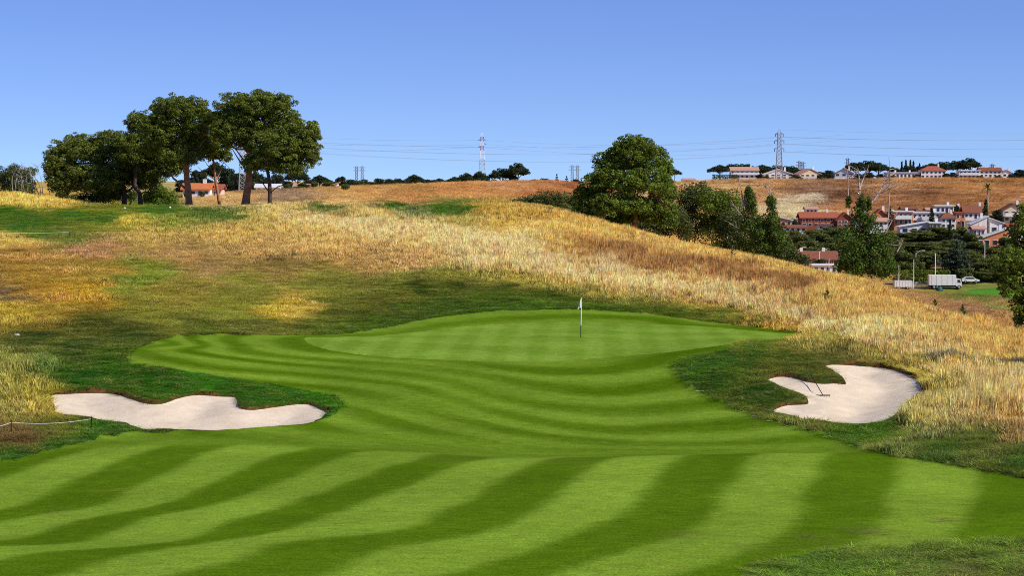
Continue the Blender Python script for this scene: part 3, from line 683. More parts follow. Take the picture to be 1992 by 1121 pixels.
def big_tree(name, label, base_px, d, lobes, trunk, limbs, seed, leafm, barkm, dens=9, size=0.16, group=None, cat='tree', n_m2=5.5, flat=0.7, zmin=-0.65, tr=0.3, frac=(0.10, 0.21), sink=0.3, bright=0.22, zg=None):
    r = np.random.default_rng(seed); px0, py0 = base_px
    X = (px0 - CX) / FPX * d; z = gz(X, d) if zg is None else zg
    org = np.array([X, d, z - 0.05]); e = empty(name, org)
    sc = d / FPX
    TP = np.array([W(px, py, d + (o_[0] if o_ else 0)) - org for px, py, *o_ in trunk]); TP[0, 2] = -sink
    TPs = catmull(TP, False, 0.8); k = np.linspace(0, 1, len(TPs))
    tube('trunk', TPs, tr * (1.0 - 0.62 * k) * np.where(k < 0.06, 1.25, 1), barkm, e, 9)
    LB = px_lobes(lobes, d, org)
    for (t0, px, py, dy, rr) in limbs:
        s = TPs[int(t0 * (len(TPs) - 1))]; q = W(px, py, d + dy) - org
        b_ = bend(s, q, 6, -0.04 * np.linalg.norm(q - s), r); tube('branch', b_, np.linspace(rr, rr * 0.3, 6), barkm, e, 6)
    # inner branches reach every lobe
    for c_, rad in LB:
        s = TPs[int(r.uniform(0.6, 0.98) * (len(TPs) - 1))]
        for j in range(3):
            q = c_ + r.normal(0, 0.4, 3) * rad
            b_ = bend(s, q, 6, -0.06 * np.linalg.norm(q - s), r); tube('branch', b_, np.linspace(tr * 0.3, 0.03, 6), barkm, e, 5)
    crown_obj(pads_of(LB, r, n_m2, frac, flat, zmin, bright), dens, size, r, leafm, e)
    tag(e, label, cat, group); return e

# ------------------------------------------------------------------ the clump of stone pines on the tee
PG = 'stone pines behind the tee'
big_tree('pine_tree', 'low spreading pine with broad dark crown, leftmost of the pines', (241,403), 292,
  [(165,315,64,46,0),(112,312,30,44,1),(130,355,40,32,-1),(215,285,60,36,1),(260,305,58,48,-1),(190,350,60,32,-2),(155,285,46,28,2),(240,345,54,32,2),(285,345,44,32,0),(105,335,22,44,0),(215,375,40,20,1)],
  [(241,403),(242,375),(238,350),(230,320),(220,300)], [(0.3,150,330,0,.16),(0.35,300,320,1,.15),(0.4,120,345,1,.13)], 41, M['pine'], M['bark_dark'], dens=40, size=0.095, group=PG, tr=0.36, zmin=-0.9)
big_tree('pine_tree', 'leaning dark-trunked pine between the spreading pine and the forked one', (273,403), 288,
  [(300,258,56,38,1),(272,240,32,28,0),(330,300,48,34,0),(270,290,48,36,-1),(305,330,46,28,1),(345,325,28,24,0)],
  [(273,403),(272,378),(262,358),(268,325),(285,290)], [(0.3,252,352,0,.16),(0.5,325,300,0,.13)], 42, M['pine'], M['bark_dark'], dens=40, size=0.095, group=PG, tr=0.33, zmin=-0.85)
big_tree('pine_tree', 'tall forked pine with orange upper trunk and domed crown, second tallest', (368,402), 278,
  [(352,212,60,32,0),(315,224,30,28,1),(385,235,40,40,-1),(335,262,54,38,0),(380,280,46,40,1),(350,305,46,28,-1),(310,285,40,34,2),(300,250,32,32,0)],
  [(368,403),(366,370),(363,345),(362,318),(358,285),(355,245),(353,220)], [(0.22,318,325,0,.2),(0.5,400,270,-1,.13),(0.45,320,260,0,.13)], 43, M['pine'], M['bark_pine'], dens=40, size=0.095, group=PG, tr=0.44, zmin=-0.75)
big_tree('pine_tree', 'slim pine with a thin leaning trunk, between the two tall pines', (428,402), 282,
  [(412,262,36,34,0),(400,298,36,28,1),(428,288,30,30,-1),(415,238,28,24,0),(438,305,18,18,0)],
  [(428,402),(424,378),(419,350),(416,320),(412,290),(412,255)], [(0.45,440,305,0,.08),(0.4,385,325,0,.08),(0.5,395,310,0,.07)], 44, M['pine'], M['bark_pine'], dens=36, size=0.10, group=PG, tr=0.22)
big_tree('pine_tree', 'tallest pine with thick orange trunk and rounded high crown', (477,403), 274,
  [(500,208,66,36,0),(455,212,44,36,1),(545,218,40,40,-1),(480,250,66,38,0),(550,255,40,38,1),(440,252,34,40,0),(520,280,56,32,-1),(455,275,30,20,0)],
  [(477,404),(479,385),(483,355),(485,320),(485,290),(490,255),(498,220)], [(0.45,452,290,0,.16),(0.5,445,270,1,.12),(0.55,530,270,0,.13)], 45, M['pine'], M['bark_pine'], dens=40, size=0.095, group=PG, tr=0.50, zmin=-0.75)
big_tree('pine_tree', 'rightmost pine with a thin dark trunk and crown leaning right', (525,404), 270,
  [(575,265,50,38,0),(600,285,26,42,0),(545,290,50,36,-1),(585,308,40,32,1),(520,315,42,30,0),(560,328,42,20,0),(492,322,28,24,1),(608,255,16,22,0)],
  [(525,405),(525,375),(524,352),(520,330),(530,300),(545,280)], [(0.45,600,328,0,.09),(0.4,618,305,1,.08),(0.35,490,330,0,.09),(0.5,575,345,0,.07)], 46, M['pine'], M['bark_dark'], dens=38, size=0.10, group=PG, tr=0.3)
def bush(name, label, px, py, d, lobes, seed, leafm, dens=22, size=0.10, group=None, cat='bush', zmin=-0.7, stems=4, n_m2=1.7, bright=0.3):
    r = np.random.default_rng(seed); X = (px - CX) / FPX * d; org = np.array([X, d, gz(X, d) - 0.05]); e = empty(name, org)
    LB = px_lobes(lobes, d, org)
    for i in range(stems):
        c_, rad = LB[i % len(LB)]
        q = c_ + r.normal(0, 0.35, 3) * rad; s = np.array([r.normal(0, .25) + c_[0] * 0.4, r.normal(0, .25), -0.2])
        tube('stem', bend(s, q, 5, 0.1, r), np.linspace(0.09, 0.02, 5), M['bark_dark'], e, 5)
    crown_obj(pads_of(LB, r, n_m2, (0.2, 0.36), 0.8, zmin, bright), dens, size, r, leafm, e, up=0.2)
    tag(e, label, cat, group); return e
BG = 'bushes under the pines'
bush('bush', 'dark leafy bush filling the gap left of the pine trunks', 205, 400, 296, [(200,385,26,20,0),(170,388,24,18,1),(225,380,16,18,0)], 51, M['dark_leaf'], group=BG)
bush('bush', 'rounded green bush right of the two dark trunks under the pines', 310, 400, 294, [(310,380,32,24,0),(335,388,14,16,0),(290,385,18,18,0)], 52, M['broad'], group=BG)
bush('bush', 'small bush between the two dark pine trunks', 257, 400, 297, [(257,385,12,18,0)], 53, M['dark_leaf'], group=BG)
bush('tree', 'dark round tree at the left edge of the picture', 20, 396, 318, [(28,340,30,28,0),(5,350,28,30,2),(55,350,24,28,1),(30,372,40,22,0)], 54, M['dark_leaf'], cat='tree', stems=5)
bush('bush', 'dull undergrowth below the left pine beside the bare shrub', 130, 398, 302, [(125,385,20,15,0),(145,390,22,12,0)], 55, M['dark_leaf'], group=BG)
def bare(name, label, px, d, stems, seed, tw=6, cat='shrub', rad=0.05, barkm=None, zg=None):
    r = np.random.default_rng(seed); X = (px - CX) / FPX * d; org = np.array([X, d, (gz(X, d) if zg is None else zg) - 0.05]); e = empty(name, org)
    for (bx, pts_) in stems:
        P = np.array([W(a, b, d + r.normal(0, .4)) - org for a, b in pts_]); P = catmull(P, False, 0.5)
        tube('stem', P, np.linspace(rad * bx, rad * bx * 0.3, len(P)), barkm or M['bark_grey'], e, 5)
        parts = []
        for j in range(tw):
            i = int(r.uniform(0.35, 1) * (len(P) - 1)); q = P[i] + np.array([r.normal(0, .7), r.normal(0, .7), r.uniform(-.5, .9)])
            parts.append(tube_np(bend(P[i], q, 4, 0.1, r), np.linspace(rad * .45, rad * .15, 4), 4))
        V, Fc = join(parts); mesh_np('twigs', V, Fc, barkm or M['bark_grey'], e)['kind'] = 'stuff'
    tag(e, label, cat); return e
bare('bare_shrub', 'pale leafless shrub with drooping stems left of the pines', 42, 300, [(1.4,[(28,398),(24,365),(24,345),(32,330),(44,320)]),(1.5,[(32,398),(30,360),(36,335),(46,322)]),(1.3,[(44,398),(42,350),(44,325)]),(1.2,[(50,395),(45,360),(38,335),(30,330)]),(1.2,[(56,396),(52,350),(48,322)])], 61, 9)
bare('bare_shrub', 'pale leafless shrub with stems arching right, touching the left pine', 84, 299, [(1.5,[(84,402),(72,370),(62,345),(56,320)]),(1.3,[(80,402),(78,365),(66,340),(58,330)]),(1.2,[(86,402),(80,350),(72,325),(60,316)]),(1.0,[(94,402),(96,375),(92,355)]),(1.0,[(97,402),(101,385),(104,370)]),(1.1,[(62,400),(63,365),(58,335)])], 62, 9)

# ------------------------------------------------------------------ the big rounded tree and the hedge of scrub behind the golden slope
big_tree('tree', 'large rounded bright green conifer standing alone behind the golden slope', (1236,470), 236,
  [(1235,290,48,30,0),(1200,320,50,36,1),(1265,318,42,38,-1),(1180,355,52,34,0),(1245,360,62,36,-2),(1290,375,36,32,1),(1150,385,42,30,1),(1210,400,62,32,-2),(1280,410,44,32,0),(1140,410,34,26,0),(1230,425,60,18,1),(1300,430,22,28,-1),(1295,330,18,24,0)],
  [(1236,472),(1236,445),(1236,415),(1233,370),(1232,320),(1234,285)], [], 71, M['broad'], M['bark_pine'], dens=34, size=0.095, tr=0.32, zmin=-0.6, n_m2=7.0, bright=0.28)
SG = 'scrub behind the golden slope'
for i, (px, d, lobes, m, lab) in enumerate([
  (1030, 262, [(1015,400,34,18,0),(1045,398,30,24,0)], 'dark_leaf', 'low dark scrub bush at the left end of the scrub belt'),
  (1085, 256, [(1075,398,38,34,0),(1110,405,36,40,1),(1060,412,30,24,0)], 'dark_leaf', 'dull green scrub bush just left of the big rounded conifer'),
  (1130, 246, [(1130,425,40,32,0),(1165,435,36,28,0)], 'dark_leaf', 'dark scrub at the foot of the big conifer, left of its trunk'),
  (1200, 242, [(1195,445,40,26,0),(1230,448,34,24,1)], 'dark_leaf', 'dark scrub directly behind the trunk of the big conifer'),
  (1275, 240, [(1270,450,40,30,0),(1315,440,38,44,0)], 'dark_leaf', 'dark scrub at the foot of the big conifer, right of its trunk'),
  (1345, 246, [(1335,400,34,42,0),(1362,388,32,36,1),(1350,440,46,42,0)], 'dark_leaf', 'tall leafy scrub tree right of the big conifer'),
  (1395, 244, [(1385,398,36,42,0),(1418,408,34,44,0),(1400,450,46,44,1),(1400,485,36,18,0)], 'broad', 'tall leafy scrub tree in the middle of the scrub belt'),
  (1430, 236, [(1430,440,36,44,0),(1428,480,40,30,0)], 'dark_leaf', 'dark scrub tree left of the ivy-covered trunks'),
  (975, 275, [(985,396,24,10,0),(960,397,22,7,0)], 'dark_leaf', 'low green bush on the skyline right of the far tee'),
  (1010, 268, [(1010,398,30,12,0)], 'broad', 'small green bush where the scrub belt meets the skyline'),
  (1545, 215, [(1540,500,26,20,0),(1560,505,20,14,0)], 'dark_leaf', 'low scrub bush right of the ivy trees above the brown roof'),
  ]):
    bush('scrub_bush', lab, px, 0, d, lobes, 80 + i, M[m], dens=24, size=0.09, group=SG)
# ivy-clad poplars with dead tops
def ivy_tree(label, px, d, ivy, dead, seed, pyb, tw=5):
    e = bush('ivy_tree', label, px, pyb, d, ivy, seed, M['ivy'], dens=24, size=0.09, cat='tree', stems=3, group='ivy-clad trees', n_m2=1.8)
    r = np.random.default_rng(seed + 5); org = np.array(e.location)
    for rad, pts_ in dead:
        P = catmull(np.array([W(a, b, d + r.normal(0, .3)) - org for a, b in pts_]), False, 0.5)
        tube('dead_limb', P, np.linspace(rad, rad * 0.3, len(P)), M['bark_grey'], e, 6)
        parts = [tube_np(bend(P[i], P[i] + np.array([r.normal(0, .5), r.normal(0, .5), r.uniform(.1, .8)]), 4, .05, r), np.linspace(0.035, 0.015, 4), 4) for i in [int(r.uniform(.45, 1) * (len(P) - 1)) for _ in range(tw)]]
        V, Fc = join(parts); mesh_np('twigs', V, Fc, M['bark_grey'], e)['kind'] = 'stuff'
    return e
ivy_tree('ivy-clad tree with pale dead fork on its left, beside the scrub belt', 1462, 232, [(1460,400,16,30,0),(1460,440,28,36,0),(1468,485,38,38,0),(1478,450,22,32,0),(1456,376,9,18,0)], [(.10,[(1447,420),(1445,390),(1440,360),(1436,350)]),(.09,[(1447,405),(1449,375),(1452,358)]),(.07,[(1448,425),(1435,410),(1420,392)]),(.06,[(1448,450),(1432,442),(1418,435)])], 101, 500)
ivy_tree('dense ivy-clad tree with a thin bare tip, right of the forked one', 1508, 226, [(1500,398,11,26,0),(1503,440,24,34,0),(1482,475,30,40,0),(1512,472,32,38,0),(1528,490,22,30,0),(1498,500,30,26,0)], [(.06,[(1500,400),(1498,370),(1497,350)]),(.05,[(1498,380),(1490,365),(1484,352)])], 102, 500)
ivy_tree('tallest ivy-clad tree with pale dead branches reaching right above the village', 1690, 205, [(1676,400,12,24,0),(1670,425,18,28,0),(1651,395,6,16,0),(1690,435,18,26,0),(1660,470,38,38,0),(1705,478,38,40,0),(1680,515,54,40,0),(1655,520,36,36,0),(1718,520,30,38,0),(1690,400,7,18,0)],
  [(.13,[(1673,420),(1672,380),(1671,345),(1668,325)]),(.09,[(1672,370),(1680,345),(1690,330)]),(.10,[(1690,400),(1710,378),(1730,368),(1745,362)]),(.08,[(1700,390),(1715,365),(1728,345)]),(.08,[(1650,385),(1649,355),(1649,335)]),(.07,[(1728,430),(1730,370),(1731,320),(1729,305)]),(.07,[(1722,455),(1735,430),(1748,412)]),(.06,[(1745,490),(1752,478),(1757,467)])], 103, 545, 8)
# oak at the right edge
big_tree('oak_tree', 'leafy dark oak cut by the right edge of the picture', (2035,690), 152,
  [(2010,430,44,46,0),(1988,465,38,42,1),(1965,515,42,40,-1),(2020,500,56,60,0),(1990,545,46,42,0),(1965,560,28,30,-1),(2030,580,56,52,1),(1992,600,28,40,0),(2060,460,50,66,0),(2070,560,50,66,0),(1990,630,18,28,0)],
  [(2035,700),(2036,640),(2034,580),(2030,520),(2028,470)], [(0.4,1980,560,0,.09),(0.55,1960,520,0,.08)], 111, M['broad'], M['bark_dark'], dens=42, size=0.085, tr=0.28, zmin=-0.7, n_m2=4.5, bright=0.35)
print('near trees', time.time() - T0)

# tree just outside the picture on the right; its shadow reaches onto the golden slope
tx, ty = G([(1903, 714)], 200)[0] + 8.6 * np.array([math.sin(SUN_AZ), math.cos(SUN_AZ)])
pxs = CX + FPX * tx / ty; zs_ = gz(tx, ty); pys = float(proj(np.array([[tx, ty, zs_]]))[1][0]); S1 = FPX / ty
big_tree('oak_tree', 'slender tree just right of the view, known by its shadow on the slope', (pxs, pys), ty, [(pxs, pys - 7.6 * S1, 2.2 * S1, 1.6 * S1, 0), (pxs + 20, pys - 6.0 * S1, 2.6 * S1, 1.7 * S1, 0), (pxs - 10, pys - 4.4 * S1, 2.4 * S1, 1.5 * S1, 0), (pxs, pys - 9.2 * S1, 1.3 * S1, 1.3 * S1, 0)], [(pxs, pys), (pxs, pys - 3 * S1), (pxs + 5, pys - 8 * S1)], [], 121, M['broad'], M['bark_dark'], dens=34, size=.10, tr=.2, n_m2=2.4)
# ------------------------------------------------------------------ far trees: one model of each kind, copied
def proto_tree(kind, seed):
    r = np.random.default_rng(seed); e = empty(kind, (0, 0, 0))
    if kind == 'umbrella_pine':      # unit: 10 m wide, 10 m tall
        lob = [((0, 0, 7.9), (3.5, 3.5, 2.0)), ((-2.6, .4, 6.9), (2.3, 2.3, 1.6)), ((2.6, -.3, 6.8), (2.4, 2.4, 1.6)), ((.3, 2.4, 6.9), (2.4, 2.4, 1.6)), ((0, -2.4, 6.8), (2.4, 2.4, 1.6))]
        tr, m, zm = [(0, 0, -2.5), (.1, 0, 3), (-.1, .1, 7.6)], 'pine_far', -0.35
    elif kind == 'round_tree':
        lob = [((0, 0, 6), (3.6, 3.6, 3.4)), ((-2, .6, 4.4), (2.6, 2.6, 2.4)), ((2.2, -.4, 4.6), (2.6, 2.6, 2.6)), ((.4, -2, 5), (2.5, 2.5, 2.5)), ((0, -1, 2.6), (3.2, 3.2, 2.2)), ((1, 1, 2.4), (3.2, 3.2, 2.2))]
        tr, m, zm = [(0, 0, -2.5), (0, 0, 3), (.1, 0, 6)], 'far_leaf', -0.8
    elif kind == 'cypress_tree':     # 2.4 m wide, 10 m tall
        lob = [((0, 0, 1.8), (1.05, 1.05, 1.8)), ((0, 0, 4.0), (1.15, 1.15, 2.2)), ((0, 0, 6.2), (.9, .9, 2.0)), ((0, 0, 8.2), (.5, .5, 1.8))]
        tr, m, zm = [(0, 0, -1.5), (0, 0, 3), (0, 0, 8)], 'cypress', -1
    elif kind == 'cedar_tree':       # tiers
        lob = [((0, 0, 1.6 + k * 1.25), (3.6 * (1 - k / 7.2), 3.6 * (1 - k / 7.2), 0.55)) for k in range(7)]
        tr, m, zm = [(0, 0, -1.5), (0, 0, 5), (0, 0, 9.6)], 'cedar', -0.6
    else:                            # rounded village pine, seen from above its skirt
        lob = [((0, 0, 5.6), (3.8, 3.8, 2.6)), ((-2.2, -.5, 4.8), (2.4, 2.4, 2.0)), ((2.3, -.3, 4.9), (2.4, 2.4, 2.0)), ((.2, -2.3, 5), (2.4, 2.4, 2.0)), ((0, -1, 2.8), (3.8, 3.8, 2.4)), ((1, 1, 2.6), (3.6, 3.6, 2.4))]
        tr, m, zm = [(0, 0, -2.5), (0, 0, 3), (.1, 0, 5.5)], 'village_leaf', -0.7
    tube('trunk', catmull(np.array(tr, float), False, 1.5), np.linspace(.32, .14, len(catmull(np.array(tr, float), False, 1.5))), M['bark_dark'], e, 6)
    if kind == 'umbrella_pine':
        for q in ((-2.4, 0, 7.3), (2.3, .5, 7.2), (.3, -2, 7.3)): tube('branch', bend((0, 0, 5.2), q, 5, -.3, r), np.linspace(.15, .06, 5), M['bark_dark'], e, 5)
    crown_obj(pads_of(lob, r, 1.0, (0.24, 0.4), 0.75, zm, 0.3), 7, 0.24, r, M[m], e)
    return e
PROTO = {k: (proto_tree(k, 200 + i), []) for i, k in enumerate(('umbrella_pine', 'round_tree', 'cypress_tree', 'cedar_tree', 'broad_tree'))}
def copy_tree(o, parent=None):
    c = o.copy(); col.objects.link(c)
    if parent: c.parent = parent
    for ch in o.children: copy_tree(ch, c)
    return c
def far_tree(kind, px, top, wpx, d, label, group, hscale=None, zg=None):
    src, used = PROTO[kind]; o = copy_tree(src) if used else src; used.append(o)
    sc = d / FPX; X = (px - CX) / FPX * d; z = (gz(X, d) if zg is None else zg)
    wid = {'umbrella_pine': 9.6, 'round_tree': 9.0, 'cypress_tree': 2.4, 'cedar_tree': 7.2, 'broad_tree': 9.0}[kind]
    hei = {'umbrella_pine': 9.7, 'round_tree': 9.4, 'cypress_tree': 10.0, 'cedar_tree': 9.7, 'broad_tree': 8.2}[kind]
    ztop = W(px, top, d)[2]; s = wpx * sc / wid * {'far treeline behind the stubble field': 1.25, 'trees in the valley village': 1.3 if kind == 'broad_tree' else 1.1, 'trees among the hilltop villas': 1.5 if kind == 'umbrella_pine' else 1.2}.get(group, 1.0); h = max(1.5, ztop - z) / hei
    o.location = (X, d, z); o.scale = (s, s, h); o.rotation_euler = (0, 0, random.uniform(0, 6.28))
    tag(o, label, 'tree', group); return o
ORD = 'first second third fourth fifth sixth seventh eighth ninth tenth eleventh twelfth thirteenth fourteenth fifteenth sixteenth seventeenth eighteenth nineteenth twentieth'.split()
ORD += ['twenty-' + o_ for o_ in ORD[:9]] + ['thirtieth'] + ['thirty-' + o_ for o_ in ORD[:9]]
TL = [('round_tree',385,326,40,780),('umbrella_pine',420,318,48,800),('round_tree',445,322,40,790),('round_tree',468,332,36,760),('umbrella_pine',498,336,36,840),('round_tree',540,335,34,820),('umbrella_pine',580,332,44,850),('umbrella_pine',622,342,36,860),
 ('round_tree',664,340,26,880),('round_tree',684,346,28,880),('round_tree',708,346,24,890),('round_tree',738,344,28,900),('round_tree',757,345,26,905),('umbrella_pine',775,348,26,900),('umbrella_pine',806,341,36,910),('round_tree',832,346,24,900),('round_tree',856,344,26,900),('umbrella_pine',884,345,30,910),('umbrella_pine',908,338,36,915),('umbrella_pine',932,335,34,915),
 ('umbrella_pine',1008,319,40,880),('umbrella_pine',978,329,46,885),('round_tree',1000,340,24,880),('round_tree',1040,346,34,920),('umbrella_pine',1060,348,36,920),('cedar_tree',1083,338,14,930),('cedar_tree',1102,342,16,930),('round_tree',1120,346,24,935),('round_tree',960,346,24,905),('umbrella_pine',1312,330,22,980)]
TL += [('round_tree', px_, 347 + (px_ * 7 % 5), 34, 830 + px_ % 60) for px_ in (355, 405, 432, 484, 515, 556, 600, 640, 696, 722, 792, 845, 870, 896, 920, 948, 985, 1018, 1050, 1072, 1094)]
names = {'umbrella_pine': 'umbrella pine', 'round_tree': 'round dark tree', 'cedar_tree': 'pointed conifer'}
cnt = {}
for k, px, top, wp, d in sorted(TL, key=lambda q: q[1]):
    if (k, px) == ('umbrella_pine', 1008): lab = 'largest umbrella pine on the skyline, right of the red and white pylon'
    elif (k, px) == ('umbrella_pine', 978): lab = 'lower left crown leaning against the largest skyline umbrella pine'
    elif px == 1312: lab = 'small umbrella pine peeping out right of the big rounded conifer'
    else:
        cnt[k] = cnt.get(k, 0) + 1; lab = '%s %s from the left in the far treeline behind the stubble field' % (ORD[cnt[k] - 1], names[k])
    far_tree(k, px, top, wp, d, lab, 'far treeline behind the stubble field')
for i, (px, top, wp, d) in enumerate([(672,372,20,470),(590,371,30,520),(640,372,26,530),(612,370,18,535),(395,378,10,468),(362,374,10,470),(700,371,26,540),(560,372,16,530)]):
    far_tree('broad_tree', px, top, wp, d, ('%s small round bush from the left along the far edge of the stubble field' % ORD[[5,4,3,2,1,0,7,6].index(i)] if False else 'small dark bush %s on the stubble field' % ['below the treeline gap', 'right of the rightmost pine', 'near the middle of the gap', 'beside the white sheds', 'under the red farm roof', 'left of the red farm roof', 'under the twin small pylons', 'just behind the rightmost pine trunk'][i]), 'bushes along the stubble field')
RT = [('umbrella_pine',1400,322,34,1040),('umbrella_pine',1425,320,36,1045),('umbrella_pine',1450,320,34,1050),('umbrella_pine',1482,322,40,1050),('umbrella_pine',1512,323,40,1055),('umbrella_pine',1533,324,36,1055),('round_tree',1557,327,32,1050),('round_tree',1595,332,28,1030),('round_tree',1612,329,24,1030),
 ('umbrella_pine',1664,317,38,1040),('umbrella_pine',1690,314,40,1040),('umbrella_pine',1708,318,34,1045),('round_tree',1738,322,32,1040),('cypress_tree',1753,312,7,1030),('cypress_tree',1761,309,7,1030),('cypress_tree',1770,309,7,1030),('cypress_tree',1776,311,7,1032),('round_tree',1766,320,34,1025),('round_tree',1788,320,24,1030),('cypress_tree',1788,316,6,1030),
 ('umbrella_pine',1812,319,40,1040),('umbrella_pine',1834,316,38,1040),('umbrella_pine',1862,314,34,1040),('umbrella_pine',1886,309,32,1035),('round_tree',1984,328,34,1000),('round_tree',1552,342,18,985)]
RT += [('round_tree', px_, t_, w_, 996) for px_, t_, w_ in ((1478, 337, 14), (1490, 341, 16), (1545, 339, 14), (1598, 338, 18), (1611, 336, 18), (1668, 336, 22), (1690, 334, 24), (1712, 337, 18), (1735, 340, 16), (1783, 338, 16), (1840, 336, 18), (1853, 334, 18), (1906, 341, 16), (1940, 341, 18), (1968, 339, 20))]
cnt = {}
names['cypress_tree'] = 'thin cypress'
for k, px, top, wp, d in sorted(RT, key=lambda q: q[1]):
    if px == 1886: lab = 'highest umbrella pine on the hilltop with a visible bare trunk'
    elif px == 1552 : lab = 'dark round bush in front of the pink roofed villa below the hilltop'
    elif px == 1984: lab = 'dark round tree on the hilltop at the right edge of the picture'
    else: cnt[k] = cnt.get(k, 0) + 1; lab = '%s %s from the left along the hilltop villas' % (ORD[cnt[k] - 1], names[k])
    far_tree(k, px, top, wp, d, lab, 'trees among the hilltop villas')
VT = [('broad_tree',1600,452,50,600),('broad_tree',1560,455,44,596),('broad_tree',1632,458,50,596),('broad_tree',1590,478,50,578),('broad_tree',1635,488,44,576),('broad_tree',1662,455,44,600),('broad_tree',1725,450,40,606),('broad_tree',1740,480,44,585),('broad_tree',1800,486,50,584),('broad_tree',1835,478,50,588),('broad_tree',1765,490,40,581),('broad_tree',1885,485,44,584),('broad_tree',1960,460,40,600),('broad_tree',1548,446,36,600),('broad_tree',1582,446,44,610),('broad_tree',1615,440,48,615),('broad_tree',1645,440,40,612),('broad_tree',1572,466,44,590),('broad_tree',1612,470,50,588),('broad_tree',1645,475,50,585),('broad_tree',1540,480,30,580),
 ('broad_tree',1760,452,40,612),('broad_tree',1790,446,50,615),('broad_tree',1828,440,56,618),('broad_tree',1770,470,50,600),('broad_tree',1810,470,56,598),('broad_tree',1850,465,40,596),('broad_tree',1890,450,36,600),('broad_tree',1868,440,24,622),('broad_tree',1900,468,40,595),('broad_tree',1745,465,36,590),('broad_tree',1935,480,34,590),('broad_tree',1912,500,46,572),('broad_tree',1945,500,44,570),('broad_tree',1920,522,40,566),('broad_tree',1880,520,36,567),('broad_tree',1785,508,34,570),('broad_tree',1950,525,44,566),
 ('cypress_tree',1812,401,12,640),('cypress_tree',1863,410,9,640),('cypress_tree',1848,424,9,610),('cypress_tree',1917,385,13,632),('cypress_tree',1730,398,9,640),('cedar_tree',1862,455,60,578),('round_tree',1940,404,26,640),('round_tree',1860,396,14,690),('round_tree',1545,424,14,640),('broad_tree',1880,398,12,700),('round_tree',1597,500,30,560)]
cnt = {}; names['broad_tree'] = 'dense dark tree'; names['round_tree'] = 'round tree'; names['cypress_tree'] = 'dark cypress'
for k, px, top, wp, d in sorted(VT, key=lambda q: q[1]):
    if k == 'cedar_tree': lab = 'tiered grey green cedar behind the white box truck'
    elif px == 1917: lab = 'tallest dark cypress in the village, before the white wedge house'
    else: cnt[k] = cnt.get(k, 0) + 1; lab = '%s %s from the left in the valley village' % (ORD[cnt[k] - 1], names[k])
    far_tree(k, px, top, wp, d, lab, 'trees in the valley village')
r = np.random.default_rng(5)
# fan palm above the village
Xp = (1920 - CX) / FPX * 690.0; zp = gz(Xp, 690); e = empty('palm_tree', (Xp, 690, zp)); hp = W(1920, 366, 690)[2] - zp
tube('trunk', [(0, 0, -.5), (.1, 0, hp * .5), (0, 0, hp)], [.3, .24, .22], M['bark_grey'], e, 7)
for k in range(22):
    a0 = k * 2.4; el = -0.5 + 1.7 * (k / 22); q = np.array([math.cos(a0) * math.cos(el), math.sin(a0) * math.cos(el), math.sin(el)]) * 2.0
    P = bend((0, 0, hp), q + (0, 0, hp - .2), 5, .35, r); sd_ = np.cross(q, (0, 0, 1.0)); sd_ /= np.linalg.norm(sd_) + 1e-6; wv = np.array([.05, .3, .5, .45, .1])[:, None]
    V = np.concatenate([P - sd_ * wv * .5, P + sd_ * wv * .5]); Fc = np.array([(i, i + 1, i + 6, i + 5) for i in range(4)])
    mesh_np('frond', V, Fc, M['ivy'], e, False, [('tint', 'FLOAT_COLOR', np.full((10, 4), .8))])
tag(e, 'single fan palm with a bare pale trunk above the village', 'palm')

# ------------------------------------------------------------------ houses
M['white'] = plain('white_render', (0.72, 0.70, 0.66), 0.8, 0.1, 0.08, 1.2)
M['cream'] = plain('cream_render', (0.66, 0.52, 0.34), 0.8, 0.1, 0.1, 1.2)
M['pinkw'] = plain('pinkish_render', (0.66, 0.50, 0.42), 0.8, 0.1, 0.1, 1.2)
M['orange'] = plain('orange_render', (0.58, 0.23, 0.10), 0.85, 0.1, 0.12, 1.2)
M['brick'] = plain('red_brick', (0.30, 0.085, 0.045), 0.9, 0.1, 0.25, 3.0)
M['roof_red'] = plain('red_roof_tiles', (0.34, 0.10, 0.055), 0.9, 0.1, 0.3, 2.5, bmp=0.1)
M['roof_brown'] = plain('brown_roof_tiles', (0.22, 0.085, 0.05), 0.9, 0.1, 0.3, 2.5, bmp=0.1)
M['roof_orange'] = plain('orange_roof_tiles', (0.55, 0.17, 0.06), 0.9, 0.1, 0.25, 2.5, bmp=0.1)
M['roof_pink'] = plain('faded_roof_tiles', (0.48, 0.27, 0.19), 0.9, 0.1, 0.25, 2.5, bmp=0.1)
M['roof_white'] = plain('pale_roof_sheet', (0.66, 0.64, 0.62), 0.7, 0.2, 0.1, 2.0)
M['glass'] = plain('dark_window_glass', (0.03, 0.035, 0.045), 0.15, 0.5, 0.2, 2.0)
M['grey'] = plain('grey_metal', (0.42, 0.43, 0.44), 0.5, 0.4, 0.1, 2.0)
M['black'] = plain('black_rubber', (0.02, 0.02, 0.02), 0.8, 0.2, 0.2, 4.0)
def box_np(x0, x1, y0, y1, z0, z1):
    V = np.array([(x, y, z) for z in (z0, z1) for x, y in ((x0, y0), (x1, y0), (x1, y1), (x0, y1))], float)
    return V, np.array([(0, 3, 2, 1), (4, 5, 6, 7), (0, 1, 5, 4), (1, 2, 6, 5), (2, 3, 7, 6), (3, 0, 4, 7)])
def box(name, parent, material, *b): V, f = box_np(*b); return mesh_np(name, V, f, material, parent, False)
